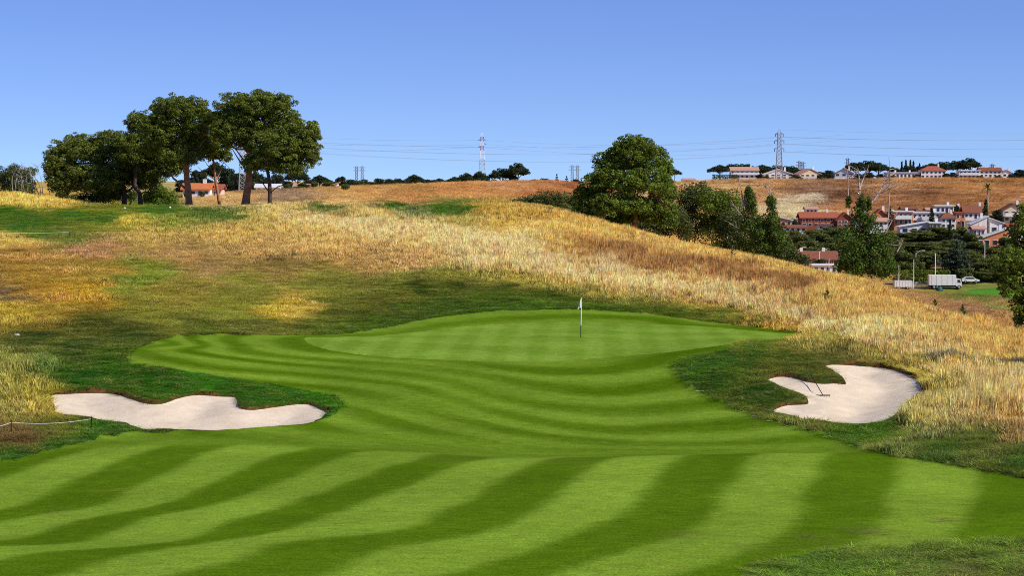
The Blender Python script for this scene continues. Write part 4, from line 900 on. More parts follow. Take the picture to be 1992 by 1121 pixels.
def prism(name, parent, material, prof, y0, y1, axis='y'):
    """closed profile in x,z swept along y"""
    n = len(prof); A = [(x, y0, z) for x, z in prof]; B = [(x, y1, z) for x, z in prof]; me = bpy.data.meshes.new(name)
    V = A + B
    if axis == 'x': V = [(y, x, z) for x, y, z in V]
    me.from_pydata(V, [], [tuple(range(n))[::-1] if axis == 'y' else tuple(range(n)), tuple(range(n, 2 * n)) if axis == 'y' else tuple(range(n, 2 * n))[::-1]] + [((i, (i + 1) % n, n + (i + 1) % n, n + i) if axis == 'y' else (i, n + i, n + (i + 1) % n, (i + 1) % n)) for i in range(n)])
    me.materials.append(material); me.validate(); o = bpy.data.objects.new(name, me); col.objects.link(o); o.parent = parent; return o
def house(label, x0, x1, top, bot, d, wall='white', roof='roof_red', rt='side', rise=None, floors=2, nwin=4, depth=None, chim=1, group=None, balc=False, rot=0.0, cat='house', name='house', door=True, ov=.45):
    """x0,x1,top,bot in photograph pixels of the walls and roof; stands on the ground at distance d"""
    sc = d / FPX; X = ((x0 + x1) / 2 - CX) / FPX * d; wd = (x1 - x0) * sc
    zb = min(W((x0 + x1) / 2, bot, d)[2], gz(X, d) + 0.2); zt = W((x0 + x1) / 2, top, d)[2]; H = zt - zb
    dp = depth or max(5.0, wd * .7); rise = (rise if rise is not None else min(H * .38, 2.2)); zf = W((x0 + x1) / 2, bot, d)[2] - zb
    e = empty(name, (X, d, zb), rot); hw = wd / 2; wh = H - rise
    if rt == 'gable':   # gable end to the viewer
        prism('wall', e, M[wall], [(-hw, -1.5), (hw, -1.5), (hw, wh), (0, H - .12), (-hw, wh)], -dp / 2, dp / 2)
    elif rt == 'shed':
        prism('wall', e, M[wall], [(-hw, -1.5), (hw, -1.5), (hw, wh), (-hw, H - .12)], -dp / 2, dp / 2)
    elif rt == 'shedr':
        prism('wall', e, M[wall], [(-hw, -1.5), (hw, -1.5), (hw, H - .12), (-hw, wh)], -dp / 2, dp / 2)
    else: box('wall', e, M[wall], -hw, hw, -dp / 2, dp / 2, -1.5, wh)
    t = .18
    if rt == 'side': prism('roof', e, M[roof], [(-dp / 2 - ov, wh - .05), (0, H - t), (dp / 2 + ov, wh - .05), (dp / 2 + ov, wh + t), (0, H + .1), (-dp / 2 - ov, wh + t)], -hw - ov, hw + ov, 'x')
    elif rt == 'gable': prism('roof', e, M[roof], [(-hw - ov, wh - .3), (0, H - t), (hw + ov, wh - .3), (hw + ov, wh - .05), (0, H + .1), (-hw - ov, wh - .05)], -dp / 2 - ov, dp / 2 + ov)
    elif rt == 'shed': prism('roof', e, M[roof], [(-hw - ov, H + .05), (hw + ov, wh - .05), (hw + ov, wh + t), (-hw - ov, H + .25)], -dp / 2 - ov, dp / 2 + ov)
    elif rt == 'shedr': prism('roof', e, M[roof], [(-hw - ov, wh - .05), (hw + ov, H + .05), (hw + ov, H + .25), (-hw - ov, wh + t)], -dp / 2 - ov, dp / 2 + ov)
    elif rt == 'hip':
        V = [(-hw - ov, -dp / 2 - ov, wh), (hw + ov, -dp / 2 - ov, wh), (hw + ov, dp / 2 + ov, wh), (-hw - ov, dp / 2 + ov, wh), (-hw * .35, 0, H), (hw * .35, 0, H)]
        me = bpy.data.meshes.new('roof'); me.from_pydata(V, [], [(0, 1, 5, 4), (1, 2, 5), (2, 3, 4, 5), (3, 0, 4), (3, 2, 1, 0)]); me.materials.append(M[roof]); ro = bpy.data.objects.new('roof', me); col.objects.link(ro); ro.parent = e
    else: box('roof', e, M[roof], -hw - ov, hw + ov, -dp / 2 - ov, dp / 2 + ov, wh + .002, wh + .3)
    yf = -dp / 2; fh = (wh - max(0, zf)) / floors
    for fl in range(floors):
        for k in range(nwin):
            xw = -hw + wd * (k + .5) / nwin + random.uniform(-.1, .1); ww = min(1.3, wd / nwin * .5) / 2; z0 = max(0, zf) + fl * fh + fh * .3; z1 = z0 + fh * .48
            if door and fl == 0 and k == nwin // 2: z0 = max(0, zf) - .1; nm = 'door'
            else: nm = 'window'
            f = box(nm, e, M['white'] if wall != 'white' else M['roof_white'], xw - ww - .1, xw + ww + .1, yf - .06, yf + .05, z0 - .08, z1 + .1)
            box('pane', f, M['glass'], xw - ww, xw + ww, yf - .09, yf - .02, z0, z1)
        if balc and fl > 0:
            bl = box('balcony', e, M['white'], -hw * .9, hw * .9, yf - 1.2, yf - .003, max(0, zf) + fl * fh - .15, max(0, zf) + fl * fh + .05)
            box('railing', bl, M['white'], -hw * .9, hw * .9, yf - 1.2, yf - 1.1, max(0, zf) + fl * fh + .053, max(0, zf) + fl * fh + .9)
    for k in range(chim):
        cx_ = hw * (.5 - .9 * k); box('chimney', e, M['white'], cx_ - .35, cx_ + .35, -.35, .35, wh, H + .9)
    tag(e, label, cat, group); return e
HG_, VG_ = 'villas along the hilltop', 'houses of the valley village'
house('long pink roofed white villa at the left end of the hilltop row', 1420,1473,325,347,1010,'white','roof_pink','side',1.6,2,6,group=HG_,balc=True)
house('wide white villa with pale roof behind the large pylon', 1484,1540,329,348,1020,'white','roof_white','gable',2.2,2,5,group=HG_)
house('cream gabled villa with pink tiles and white garden wall', 1548,1592,328,350,1008,'cream','roof_pink','gable',2.4,2,4,group=HG_,rot=.25)
house('white gabled villa right of the round hilltop trees', 1624,1660,327,350,1006,'white','roof_pink','gable',2.2,2,3,group=HG_,rot=-.2)
house('long low white terrace behind the cypress row', 1722,1784,335,349,1012,'white','roof_white','flat',.3,1,8,group=HG_,chim=2)
house('white villa with bright red roof right of the cypress row', 1788,1836,323,347,1010,'white','roof_red','hip',2.0,2,6,group=HG_)
house('flat white villa below the highest umbrella pine', 1862,1902,331,348,1006,'white','roof_white','flat',.3,2,5,group=HG_,balc=True)
house('brown roofed long villa near the right end of the hilltop', 1902,1944,326,344,1012,'white','roof_brown','side',1.6,2,5,group=HG_,chim=2)
house('small white villa at the right end of the hilltop row', 1946,1966,331,345,1015,'white','roof_pink','gable',1.4,1,2,group=HG_)
house('small pale house right of the big rounded conifer', 1328,1350,347,354,985,'white','roof_pink','side',.8,1,2,group=HG_,chim=0)
# valley village
house('small white shed roofed house with orange wall at the village left end', 1516,1538,423,440,640,'orange','roof_white','shed',.8,1,2,group=VG_,chim=0)
house('long red tiled house with white trimmed dormers, left half of village', 1555,1626,413,441,645,'brick','roof_red','side',1.6,2,6,group=VG_)
house('dark red gabled house beside the long red tiled house', 1626,1658,414,440,640,'brick','roof_red','gable',2.0,2,3,group=VG_)
house('low brown roofed annex in front of the orange walled shed', 1524,1566,438,450,628,'white','roof_brown','side',.7,1,4,group=VG_,chim=0)
house('white house with steep orange roof right of the tallest ivy tree', 1697,1724,407,432,648,'orange','roof_orange','gable',2.0,2,3,group=VG_)
house('low house with faded pink roof under the steep orange roof', 1690,1724,424,438,632,'white','roof_pink','side',1.0,1,4,group=VG_,chim=0)
house('red walled house with white bands left of the long white block', 1736,1772,410,438,642,'orange','roof_white','flat',.3,2,4,group=VG_,balc=True)
house('long white flat roofed block with stacked balconies', 1772,1832,412,440,646,'white','roof_white','flat',.3,2,7,group=VG_,balc=True)
house('white upper villa with dark windows above the long block', 1817,1852,399,416,690,'white','roof_white','flat',.3,1,4,group=VG_)
house('pale hall with wide sloping sheet roof below the long block', 1748,1802,432,455,625,'white','roof_white','shedr',1.3,1,3,group=VG_,chim=0)
house('white house with brown hipped roof beside the orange stair tower', 1828,1856,414,444,634,'white','roof_brown','hip',1.4,2,3,group=VG_)
house('orange stair tower with red flat roof in the village', 1856,1874,412,440,638,'orange','roof_red','flat',.3,2,2,group=VG_,chim=0)
house('large brown red roofed house above the cypresses', 1872,1916,400,424,680,'white','roof_brown','side',2.2,1,5,group=VG_)
house('white wedge house with tall chimney, left of the tallest cypress', 1886,1916,421,456,628,'white','roof_white','shedr',2.2,1,2,group=VG_)
house('white wedge house sloping down right of the tallest cypress', 1922,1956,424,456,630,'white','roof_white','shed',2.0,1,2,group=VG_,chim=0)
hs_ = house('orange house with round window and white sloping eaves', 1908,1958,444,482,612,'orange','roof_white','shedr',2.6,1,3,group=VG_,door=False)
house('cream house with brown roof at the right end of the village', 1948,1988,396,432,650,'cream','roof_brown','gable',1.8,2,3,group=VG_,balc=True)
for (x0, x1, tp, bt, d_, wl, rf, ty, lab) in [(1660,1690,414,436,655,'white','roof_red','side','small white house with red roof behind the tallest ivy tree'),(1724,1740,414,430,660,'pinkw','roof_orange','gable','tiny pink gabled house right of the steep orange roof'),(1800,1818,404,416,700,'cream','roof_pink','side','small cream house on the upper row above the long white block'),(1752,1780,402,414,705,'white','roof_brown','side','low white house on the upper row, left part of village'),(1850,1868,402,414,702,'white','roof_orange','gable','small white gabled house between the upper villa and the brown roof'),(1890,1912,440,458,618,'pinkw','roof_pink','side','low pink house under the left white wedge house'),(1806,1826,432,448,622,'cream','roof_white','flat','small cream flat house right of the pale hall'),(1958,1990,436,462,625,'white','roof_red','side','white house with red roof at the right edge below the cream house'),(1590,1616,436,448,628,'pinkw','roof_brown','flat','flat pink annex below the dormers of the long red house'),(1566,1588,402,414,690,'white','roof_pink','side','small white house above the left end of the long red house')]:
    house(lab, x0, x1, tp, bt, d_, wl, rf, ty, .8 if ty != 'flat' else .3, 1, 3, group=VG_, chim=random.choice((0, 1)))
house('long low brown roofed building at the foot of the village', 1530,1626,489,520,572,'brick','roof_brown','side',2.0,1,9,group=VG_,chim=2)
house('long white low building behind the truck yard', 1744,1816,498,510,589,'white','roof_brown','flat',.3,1,9,group=VG_,chim=0)
house('white shed with pale roof between truck and cedar', 1816,1850,504,516,588,'white','roof_white','shed',1.0,1,3,group=VG_,chim=0)
house('low pale shed behind the cedar, near the hedge', 1872,1915,510,522,584,'white','roof_white','side',.8,1,4,group=VG_,chim=0)
house('white low carport left of the truck yard', 1580,1626,514,532,556,'white','roof_white','flat',.25,1,4,group=VG_,chim=0)
house('farmhouse with orange red roof behind the pine trunks', 360,412,357,380,478,'white','roof_orange','side',1.3,1,4,depth=6,cat='house')
house('farm outbuilding with darker red roof right of the farmhouse', 410,434,359,380,482,'pinkw','roof_red','side',1.1,1,3,depth=6,chim=0)
house('white barn under the far trees right of the rightmost pine', 500,546,358,370,620,'white','roof_white','side',1.0,1,4,chim=0)
house('small white building with pink roof at the far field edge', 640,658,356,370,640,'white','roof_pink','shedr',1.0,1,2,chim=0)
house('small pale building behind the rightmost pine crown', 574,602,358,370,660,'white','roof_pink','side',.8,1,3,chim=0)
# pale garden walls and hedges on the hilltop
def wall_thing(label, x0, x1, top, bot, d, m, name='garden_wall', cat='wall', dp=.4):
    sc = d / FPX; X = ((x0 + x1) / 2 - CX) / FPX * d; zt = W(0, top, d)[2]; zb = min(gz(X, d) - .3, W(0, bot, d)[2]); hw = (x1 - x0) / 2 * sc
    e = empty(name, (X, d, zb)); box('wall_panel', e, M[m], -hw, hw, -dp / 2, dp / 2, 0, zt - zb); box('coping', e, M['white'], -hw - .05, hw + .05, -dp / 2 - .06, dp / 2 + .06, zt - zb + .002, zt - zb + .1)
    return tag(e, label, cat, kind='thing')
wall_thing('white garden wall in front of the cream gabled villa', 1560,1588,345,352,998,'white')
wall_thing('white garden wall in front of the white gabled villa', 1624,1650,345,352,998,'white')
wall_thing('long pale garden wall below the pink roofed villa', 1436,1476,346,350,1000,'white')
def hedge(label, x0, x1, top, d, seed, m='dark_leaf', dp=1.6):
    r = np.random.default_rng(seed); sc = d / FPX; X = ((x0 + x1) / 2 - CX) / FPX * d; zg = gz(X, d); h = W(0, top, d)[2] - zg; hw = (x1 - x0) / 2 * sc
    e = empty('hedge', (X, d, zg)); pads = []; n = int(hw * 2 / .9)
    for i in range(n):
        for z in np.linspace(.4, h - .5, max(2, int(h / .8))): pads.append((np.array([-hw + (i + .5) * .9, r.normal(0, .1), z]), (.75, dp / 2, .65), math.exp(r.normal(0, .2))))
    crown_obj(pads, 9, .2, r, M[m], e, 'foliage')
    for i in range(0, n, 4): tube('stem', [(-hw + (i + .5) * .9, 0, -.2), (-hw + (i + .5) * .9, 0, h * .7)], [.06, .03], M['bark_dark'], e, 5)
    return tag(e, label, 'hedge')
hedge('dark clipped hedge at the left end of the hilltop villas', 1386, 1436, 340, 1002, 301)
hedge('long clipped green hedge behind the white truck', 1740, 1850, 526, 564, 302, 'broad')
hedge('dark hedge right of the white truck', 1866, 1960, 530, 566, 303)
print('houses', time.time() - T0)
# ------------------------------------------------------------------ vehicles and yard in the valley
def base_at(px, d): X = (px - CX) / FPX * d; return X, gz(X, d)
def wheel(parent, x, y, rad, wd=.26):
    a = np.linspace(0, 2 * math.pi, 16, endpoint=False); V = np.array([(x + rad * math.cos(t), yy, rad + rad * math.sin(t)) for yy in (y - wd / 2, y + wd / 2) for t in a]); n = 16
    me = bpy.data.meshes.new('wheel'); me.from_pydata(V.tolist(), [], [tuple(range(n)), tuple(range(2 * n - 1, n - 1, -1))] + [(i, n + i, n + (i + 1) % n, (i + 1) % n) for i in range(n)]); me.materials.append(M['black'])
    o = bpy.data.objects.new('wheel', me); col.objects.link(o); o.parent = parent
    V2_ = np.array([(x + .55 * rad * math.cos(t), y - wd / 2 - .02, rad + .55 * rad * math.sin(t)) for t in a]); me = bpy.data.meshes.new('rim'); me.from_pydata(V2_.tolist(), [], [tuple(range(n))]); me.materials.append(M['grey']); q = bpy.data.objects.new('rim', me); col.objects.link(q); q.parent = o
    return o
DT = 556.0
X, z = base_at(1836, DT); e = empty('box_truck', (X, DT, z)); sc = DT / FPX
bl = (1807 - 1836) * sc; brt = (1859 - 1836) * sc
box('cargo_box', e, M['white'], bl, brt, -1.2, 1.2, .85, 3.3); box('chassis', e, M['black'], bl + .1, brt + 1.2, -.9, .9, .5, .84)
for k in range(5): box('side_rib', e, M['grey'], bl + .5 + k * 1.25, bl + .56 + k * 1.25, -1.225, -1.198, .9, 3.2)
cb = prism('cab', e, M['white'], [(brt + .08, .6), (brt + 1.35, .6), (brt + 1.4, 1.4), (brt + 1.1, 2.35), (brt + .08, 2.4)], -1.05, 1.05)
prism('side_window', cb, M['glass'], [(brt + .35, 1.45), (brt + 1.15, 1.45), (brt + .98, 2.15), (brt + .35, 2.2)], -1.075, -1.045)
box('bumper', e, M['grey'], brt + 1.36, brt + 1.48, -1.0, 1.0, .4, .65)
for x in (bl + 1.2, bl + 2.0, brt + .75):
    for y in (-.95, .95): wheel(e, x, y, .45)
tag(e, 'white box truck parked at the edge of the valley course', 'truck')
X, z = base_at(1757, DT + 1); e = empty('trailer', (X, DT + 1, z)); hw = 17 * sc
box('cargo_box', e, M['white'], -hw, hw, -1.1, 1.1, .5, 2.0); box('top_rail', e, M['grey'], -hw - .03, hw + .03, -1.13, 1.13, 1.82, 1.92)
for k in range(6): box('side_rib', e, M['grey'], -hw + .4 + k * .7, -hw + .46 + k * .7, -1.13, -1.098, .55, 1.8)
for x in (-1, 1):
    for y in (-.9, .9): wheel(e, x, y, .35)
box('tow_bar', e, M['black'], -hw - .9, -hw, -.08, .08, .5, .6)
tag(e, 'low white closed trailer left of the box truck', 'trailer')
# tarpaulin-covered heap
r = np.random.default_rng(9); X, z = base_at(1828, DT - 3); e = None
th = np.linspace(0, 2 * np.pi, 14, endpoint=False); V = [(0, 0, 1.15)]; Fc = []
for k, (rr, h) in enumerate(((.35, 1.1), (.6, .75), (.8, .3), (.9, -.1))):
    for t in th: q = rr * (1 + r.normal(0, .08)); V.append((q * math.cos(t) + .1 * h, q * math.sin(t) * .8, h + r.normal(0, .05)))
me = bpy.data.meshes.new('tarpaulin_heap'); F4 = [(0, 1 + i, 1 + (i + 1) % 14) for i in range(14)] + [(1 + k * 14 + i, 15 + k * 14 + i, 15 + k * 14 + (i + 1) % 14, 1 + k * 14 + (i + 1) % 14) for k in range(3) for i in range(14)]
me.from_pydata(V, [], F4); M['tarp'] = plain('green_tarpaulin', (0.01, 0.07, 0.045), .5, .3, .3, 3.0); me.materials.append(M['tarp']); o = bpy.data.objects.new('tarpaulin_heap', me); col.objects.link(o); o.location = (X, DT - 3, z); tag(o, 'small heap under a dark green tarpaulin before the truck', 'tarpaulin')
# mesh fence between trailer and truck
X0, z0 = base_at(1774, DT + 2); e = empty('yard_fence', (X0, DT + 2, z0)); L_ = 34 * sc
for k in range(15): box('picket', e, M['grey'], k * L_ / 14 - .05, k * L_ / 14 + .05, -.03, .03, -.1, 1.45 + .1 * math.sin(k * 2.1))
for zz in (.3, 1.25): box('rail', e, M['grey'], -.1, L_ + .1, .032, .08, zz, zz + .08)
tag(e, 'grey picket fence between the trailer and the box truck', 'fence')
# parked car, and a lamp pole family
def car(label, px, d, colr):
    X, z = base_at(px, d); e = empty('parked_car', (X, d, z + .3)); m = plain('car_paint', colr, .3, .5, .03)
    prism('body', e, m, [(-2.1, .35), (2.1, .35), (2.15, .75), (1.3, .95), (.7, 1.42), (-1.1, 1.45), (-2.0, 1.0), (-2.15, .7)], -.85, .85)
    prism('side_window', e, M['glass'], [(-1.6, .95), (1.05, .95), (.62, 1.34), (-1.05, 1.36)], -.875, -.855)
    for x in (-1.3, 1.3):
        for y in (-.75, .75): w_ = wheel(e, x, y, .32, .2)
    box('headlight', e, M['white'], 2.1, 2.17, -.7, -.4, .62, .75); box('headlight', e, M['white'], 2.1, 2.17, .4, .7, .62, .75)
    return tag(e, label, 'car')
car('white car parked below the brown roofed building, nearest the slope', 1622, 545, (.75, .75, .75))
car('pale silver car beside the white carport at the village foot', 1604, 549, (.55, .56, .58))
car('small white car at the hedge right of the truck', 1888, 563, (.75, .75, .75))
def pole(label, px, top, bot, d, arm=None, rad=.09, name='street_lamp', cat='lamp post'):
    X = (px - CX) / FPX * d; z = min(gz(X, d), W(px, bot, d)[2]); h = W(px, top, d)[2] - z; e = empty(name, (X, d, z))
    tube('post', [(0, 0, -.3), (0, 0, h * .5), (0, 0, h)], [rad * 1.2, rad, rad * .8], M['white'], e, 8); box('base_plate', e, M['grey'], -.25, .25, -.25, .25, -.1, .06)
    if arm:
        t = np.linspace(0, 1, 7); P = np.c_[arm * t, 0 * t, h - .3 + .9 * np.sin(t * 1.8)]; tube('arm', P, np.full(7, rad * .6), M['white'], e, 6); s_ = 1 if arm > 0 else -1
        hx = P[-1]; box('lamp_head', e, M['white'], hx[0] - .1 * s_ if s_ > 0 else hx[0] - .7, hx[0] + .7 if s_ > 0 else hx[0] + .1, -.15, .15, hx[2] - .08, hx[2] + .08)
    return tag(e, label, cat, 'poles in the valley yard')
pole('tall white pole between trailer and truck', 1778, 505, 556, 557, rad=.09, name='pole', cat='pole')
pole('tall white pole rising behind the box truck', 1820, 493, 540, 562, rad=.12, name='pole', cat='pole')
pole('thin white pole at the left end of the trailer', 1749, 516, 552, 562, rad=.10, name='pole', cat='pole')
pole('street lamp with long arm left of the brown roofed building', 1534, 470, 515, 560, -1.6, .07)
pole('street lamp curving right over the brown roofed building', 1552, 486, 515, 566, 1.4, .08)
pole('street lamp curving right at the middle of the brown roof', 1594, 490, 515, 566, 1.2, .08)
pole('short white pole in front of the brown roofed building', 1613, 504, 524, 552, rad=.08, name='pole', cat='pole')
pole('street lamp with flat arm above the long white building', 1782, 492, 512, 580, 1.6, .08)
pole('white lamp with flat top right of the orange house', 1916, 472, 500, 585, rad=.1, arm=-.9)
# ------------------------------------------------------------------ pylons and wires
M['steel'] = plain('galvanised_steel', (0.34, 0.33, 0.33), .6, .3, .15, 1.0)
M['steel_dark'] = plain('dark_steel', (0.16, 0.16, 0.18), .6, .3, .15, 1.0)
M['steel_red'] = plain('red_painted_steel', (0.24, 0.06, 0.05), .6, .3, .15, 1.0)
M['steel_white'] = plain('white_painted_steel', (0.80, 0.80, 0.80), .6, .3, .05, 1.0)
M['wire'] = plain('conductor', (0.24, 0.26, 0.32), .6, .3, .1, 1.0)
def bar(p, q, th): return tube_np([p, q], [th, th], 4)
def pylon(label, px, top, bot, d, wtop, wbot, arms, th=.10, mats=None, ins=True, levels=9):
    X = (px - CX) / FPX * d; zb = W(px, bot, d)[2]; H = W(px, top, d)[2] - zb; e = empty('pylon', (X, d, zb))
    hwd = lambda t: (wbot + (wtop - wbot) * min(1, t / .72)) / 2 if t < .72 else wtop / 2
    zs = np.linspace(0, .93, levels + 1)
    pick = mats or (lambda t: M['steel'])
    for sx_ in (-1, 1):
        for sy in (-1, 1):
            for i in range(levels):
                a_, b_ = zs[i], zs[i + 1]; V, Fc = bar((sx_ * hwd(a_), sy * hwd(a_), a_ * H), (sx_ * hwd(b_), sy * hwd(b_), b_ * H), th); mesh_np('leg', V, Fc, pick((a_ + b_) / 2), e, False)
    for i in range(levels):
        a_, b_ = zs[i], zs[i + 1]; pr = []
        for f in range(4):
            c0 = [(-1, -1), (1, -1), (1, 1), (-1, 1)][f]; c1 = [(1, -1), (1, 1), (-1, 1), (-1, -1)][f]
            p = lambda c_, t: (c_[0] * hwd(t), c_[1] * hwd(t), t * H)
            pr += [bar(p(c0, a_), p(c1, b_), th * .6), bar(p(c1, a_), p(c0, b_), th * .6), bar(p(c0, b_), p(c1, b_), th * .6)]
        V, Fc = join(pr); mesh_np('bracing', V, Fc, pick((a_ + b_) / 2), e, False)
    V, Fc = join([bar((s1 * wtop / 2, s2 * wtop / 2, .93 * H), (0, 0, H), th * .8) for s1 in (-1, 1) for s2 in (-1, 1)]); mesh_np('peak', V, Fc, pick(.97), e, False)
    tips = []
    for t, half, sides in arms:
        for s_ in sides:
            z_ = t * H; V, Fc = join([bar((s_ * wtop / 2, y_, z_), (s_ * half, 0, z_ + .1), th * .8) for y_ in (-wtop / 2, wtop / 2)] + [bar((s_ * wtop / 2, y_, z_ + H * .03), (s_ * half, 0, z_ + .1), th * .6) for y_ in (-wtop / 2, wtop / 2)])
            am = mesh_np('arm', V, Fc, M['steel_dark'], e, False)
            if ins: V, Fc = tube_np([(s_ * half, 0, z_ + .1), (s_ * half, 0, z_ - H * .05)], [.16, .16], 6); mesh_np('insulator', V, Fc, M['steel_dark'], am, False)
            tips.append(np.array([X + s_ * half, d, zb + z_ - (H * .05 if ins else 0)]))
    tag(e, label, 'pylon', 'power line pylons'); return tips
P2 = pylon('tall lattice pylon with three pairs of arms on the right hill', 1515, 251, 352, 990, 1.5, 3.2, [(.90,1.55*1.1,(-1,1)),(.77,2.0,(-1,1)),(.62,2.0,(-1,1))], th=.10, levels=12)
def redwhite(t): return M['steel'] if t < .58 else (M['steel_white'] if int((t - .58) / .085) % 2 == 0 else M['steel_red'])
P1 = pylon('lattice pylon with red and white painted top, left of skyline pine', 938, 258, 372, 1150, 1.5, 4.4, [(.87,1.8,(-1,1)),(.80,1.9,(1,)),(.755,1.8,(-1,))], th=.11, mats=redwhite, ins=False, levels=12)
for i, (px, top, bot, lab) in enumerate([(694,322,358,'left one of the twin small pylons above the treeline'),(705,322,358,'right one of the twin small pylons above the treeline'),(1113,320,358,'left one of the small pylon pair beside the big conifer'),(1123,320,358,'right one of the small pylon pair beside the big conifer'),(1554,312,345,'left one of the two tiny pylons behind the cream villa'),(1561,314,345,'right one of the two tiny pylons behind the cream villa'),(1648,306,345,'slim small pylon left of the hilltop pine cluster'),(1929,318,345,'tiny dark pylon behind the brown roofed villa')]):
    pylon(lab, px, top, bot, 1900, 1.6, 2.4, [(.88,2.6,(-1,1)),(.72,3.0,(-1,1))], th=.16, ins=False, levels=6, mats=lambda t: M['steel_dark'])
P0t = pylon('lattice pylon half hidden behind the tallest pine crown', 472, 262, 378, 640, 1.2, 1.9, [(.93,1.5,(-1,1)),(.86,1.7,(-1,1)),(.78,1.7,(-1,1))], th=.06, ins=False, levels=12)
def wire(label, p, q, sag, rad=.045, n=28):
    p, q = np.asarray(p, float), np.asarray(q, float); t = np.linspace(0, 1, n)[:, None]; P = p + (q - p) * t; P[:, 2] -= sag * 4 * (t * (1 - t))[:, 0]
    dist = P[:, 1]; V, Fc = tube_np(P - P[0], np.full(n, rad * .65) * np.clip(dist / 900, .7, 2), 4); o = mesh_np('power_cable', V, Fc, M['wire'], None); o.location = P[0]
    return tag(o, label, 'power cable', 'overhead power cables')
OR3 = ['topmost', 'middle', 'lowest']
for k in range(3):
    for s_ in (0, 1):
        side = ['rear', 'front'][s_]
        wire('%s %s cable sagging between the hidden pylon and the right hill pylon' % (OR3[k], side), P0t[2 * k + s_], P2[2 * k + s_], [3.4, 3.9, 4.2][k])
        wire('%s %s cable from the right hill pylon to the right picture edge' % (OR3[k], side), P2[2 * k + s_], W(2420, [262, 279, 292][k] - 6, 1020) + np.array([s_ * 4, 0, 0]), [2.6, 3.2, 3.2][k])
wire('thin earth cable from the right hill pylon tip towards the right edge', W(1515, 252, 990), W(2420, 248, 1020), 2.2, .03)
for k, (pl, pr_) in enumerate([((300, 244), (1640, 262)), ((300, 262), (1640, 272)), ((300, 284), (1640, 288))]):
    wire('%s cable left of the red and white pylon' % OR3[k], P1[[0, 2, 3][k]], W(pl[0], pl[1], 1150), 2.5, .04); wire('%s cable right of the red and white pylon' % OR3[k], P1[[1, 2, 3][k]], W(pr_[0], pr_[1], 1250), 4.0, .04)

# ------------------------------------------------------------------ golf furniture
def gp(px, py): g = G([(px, py)], 400)[0]; return np.array([g[0], g[1], gz(g[0], g[1])])
M['cloth'] = plain('white_flag_cloth', (0.80, 0.80, 0.82), .8, .1, .03, 6)
q = gp(1129.5, 657); e = empty('flagstick', q)
tube('lower_pole', [(0, 0, -.05), (0, 0, .25), (0.01, 0, .66)], [.016, .016, .018], M['black'], e, 8)
tube('upper_pole', [(.01, 0, .66), (.03, 0, 1.4), (.045, 0, 2.12)], [.024, .022, .018], M['steel_white'], e, 8)
nx, nz_ = 7, 6; V = []
for j in range(nz_ + 1):
    t = j / nz_
    for i in range(nx + 1):
        u_ = i / nx; V.append((.042 - u_ * (.07 + .13 * t), .035 * math.sin(u_ * 7 + t * 3) * (.4 + u_), 2.10 - .50 * t - u_ * .10))
Fc = [(j * (nx + 1) + i, j * (nx + 1) + i + 1, (j + 1) * (nx + 1) + i + 1, (j + 1) * (nx + 1) + i) for j in range(nz_) for i in range(nx)]
mesh_np('flag', np.array(V), np.array(Fc), M['cloth'], e)
V, Fc = tube_np([(0, 0, .004), (0, 0, .012)], [.075, .075], 18); mesh_np('hole_rim', V, Fc, M['black'], e)
tag(e, 'white flagstick with limp flag standing on the putting green', 'flagstick')
# rake lying in the right bunker
a_, b_ = gp(1576, 741), gp(1601, 763); e = empty('bunker_rake', b_ + np.array([0, 0, .03])); v_ = a_ - b_
tube('handle', [(0, 0, .03), v_ * .5 + (0, 0, .13), v_ * 1.02 + (0, 0, .2)], [.018, .018, .018], M['black'], e, 8); sd_ = np.array([-v_[1], v_[0], 0]); sd_ /= np.linalg.norm(sd_)
tube('rake_head', [-sd_ * .3 + (0, 0, .03), sd_ * .3 + (0, 0, .03)], [.028, .028], M['black'], e, 6)
for k in range(9): p = sd_ * (-.28 + .07 * k); tube('tine', [p + (0, 0, .03), p + (0, 0, -.05)], [.008, .004], M['black'], e, 4)
tag(e, 'black long-handled rake lying in the right bunker', 'rake')
# rope on stakes
M['rope'] = plain('white_rope', (0.75, 0.72, 0.66), .9, .05, .1, 8); M['stake'] = plain('black_stake', (0.012, 0.012, 0.014), .7, .2, .2, 5)
st = [gp(-60, 862), gp(22, 850), gp(178, 838)]; e = empty('rope_fence', st[1]); tops = []
for s_ in st: p = s_ - st[1]; tube('post', [p + (0, 0, -.1), p + (0, 0, .3), p + (0, 0, .5)], [.024, .024, .022], M['stake'], e, 7); tops.append(p + np.array([0, 0, .41]))
for u_, v2 in ((0, 1), (1, 2)):
    t = np.linspace(0, 1, 10)[:, None]; P = tops[u_] + (tops[v2] - tops[u_]) * t; P[:, 2] -= .10 * (t * (1 - t) * 4)[:, 0]; tube('rope', P, np.full(10, .008), M['rope'], e, 5)
tag(e, 'low white rope strung between black stakes left of the bunker', 'rope fence')
st = [gp(2, 466), gp(40, 464.5), gp(90, 463), gp(135, 462)]; e = empty('tee_rope', st[0]); P = catmull(np.array(st) - st[0], False, 1.0); P[:, 2] += .45
tube('rope', P, np.full(len(P), .013), M['rope'], e, 5)
for s_ in st: p = s_ - st[0]; tube('post', [p + (0, 0, -.1), p + (0, 0, .46)], [.02, .02], M['stake'], e, 6)
tag(e, 'pale rope line along the foot of the left tee bank', 'rope fence')
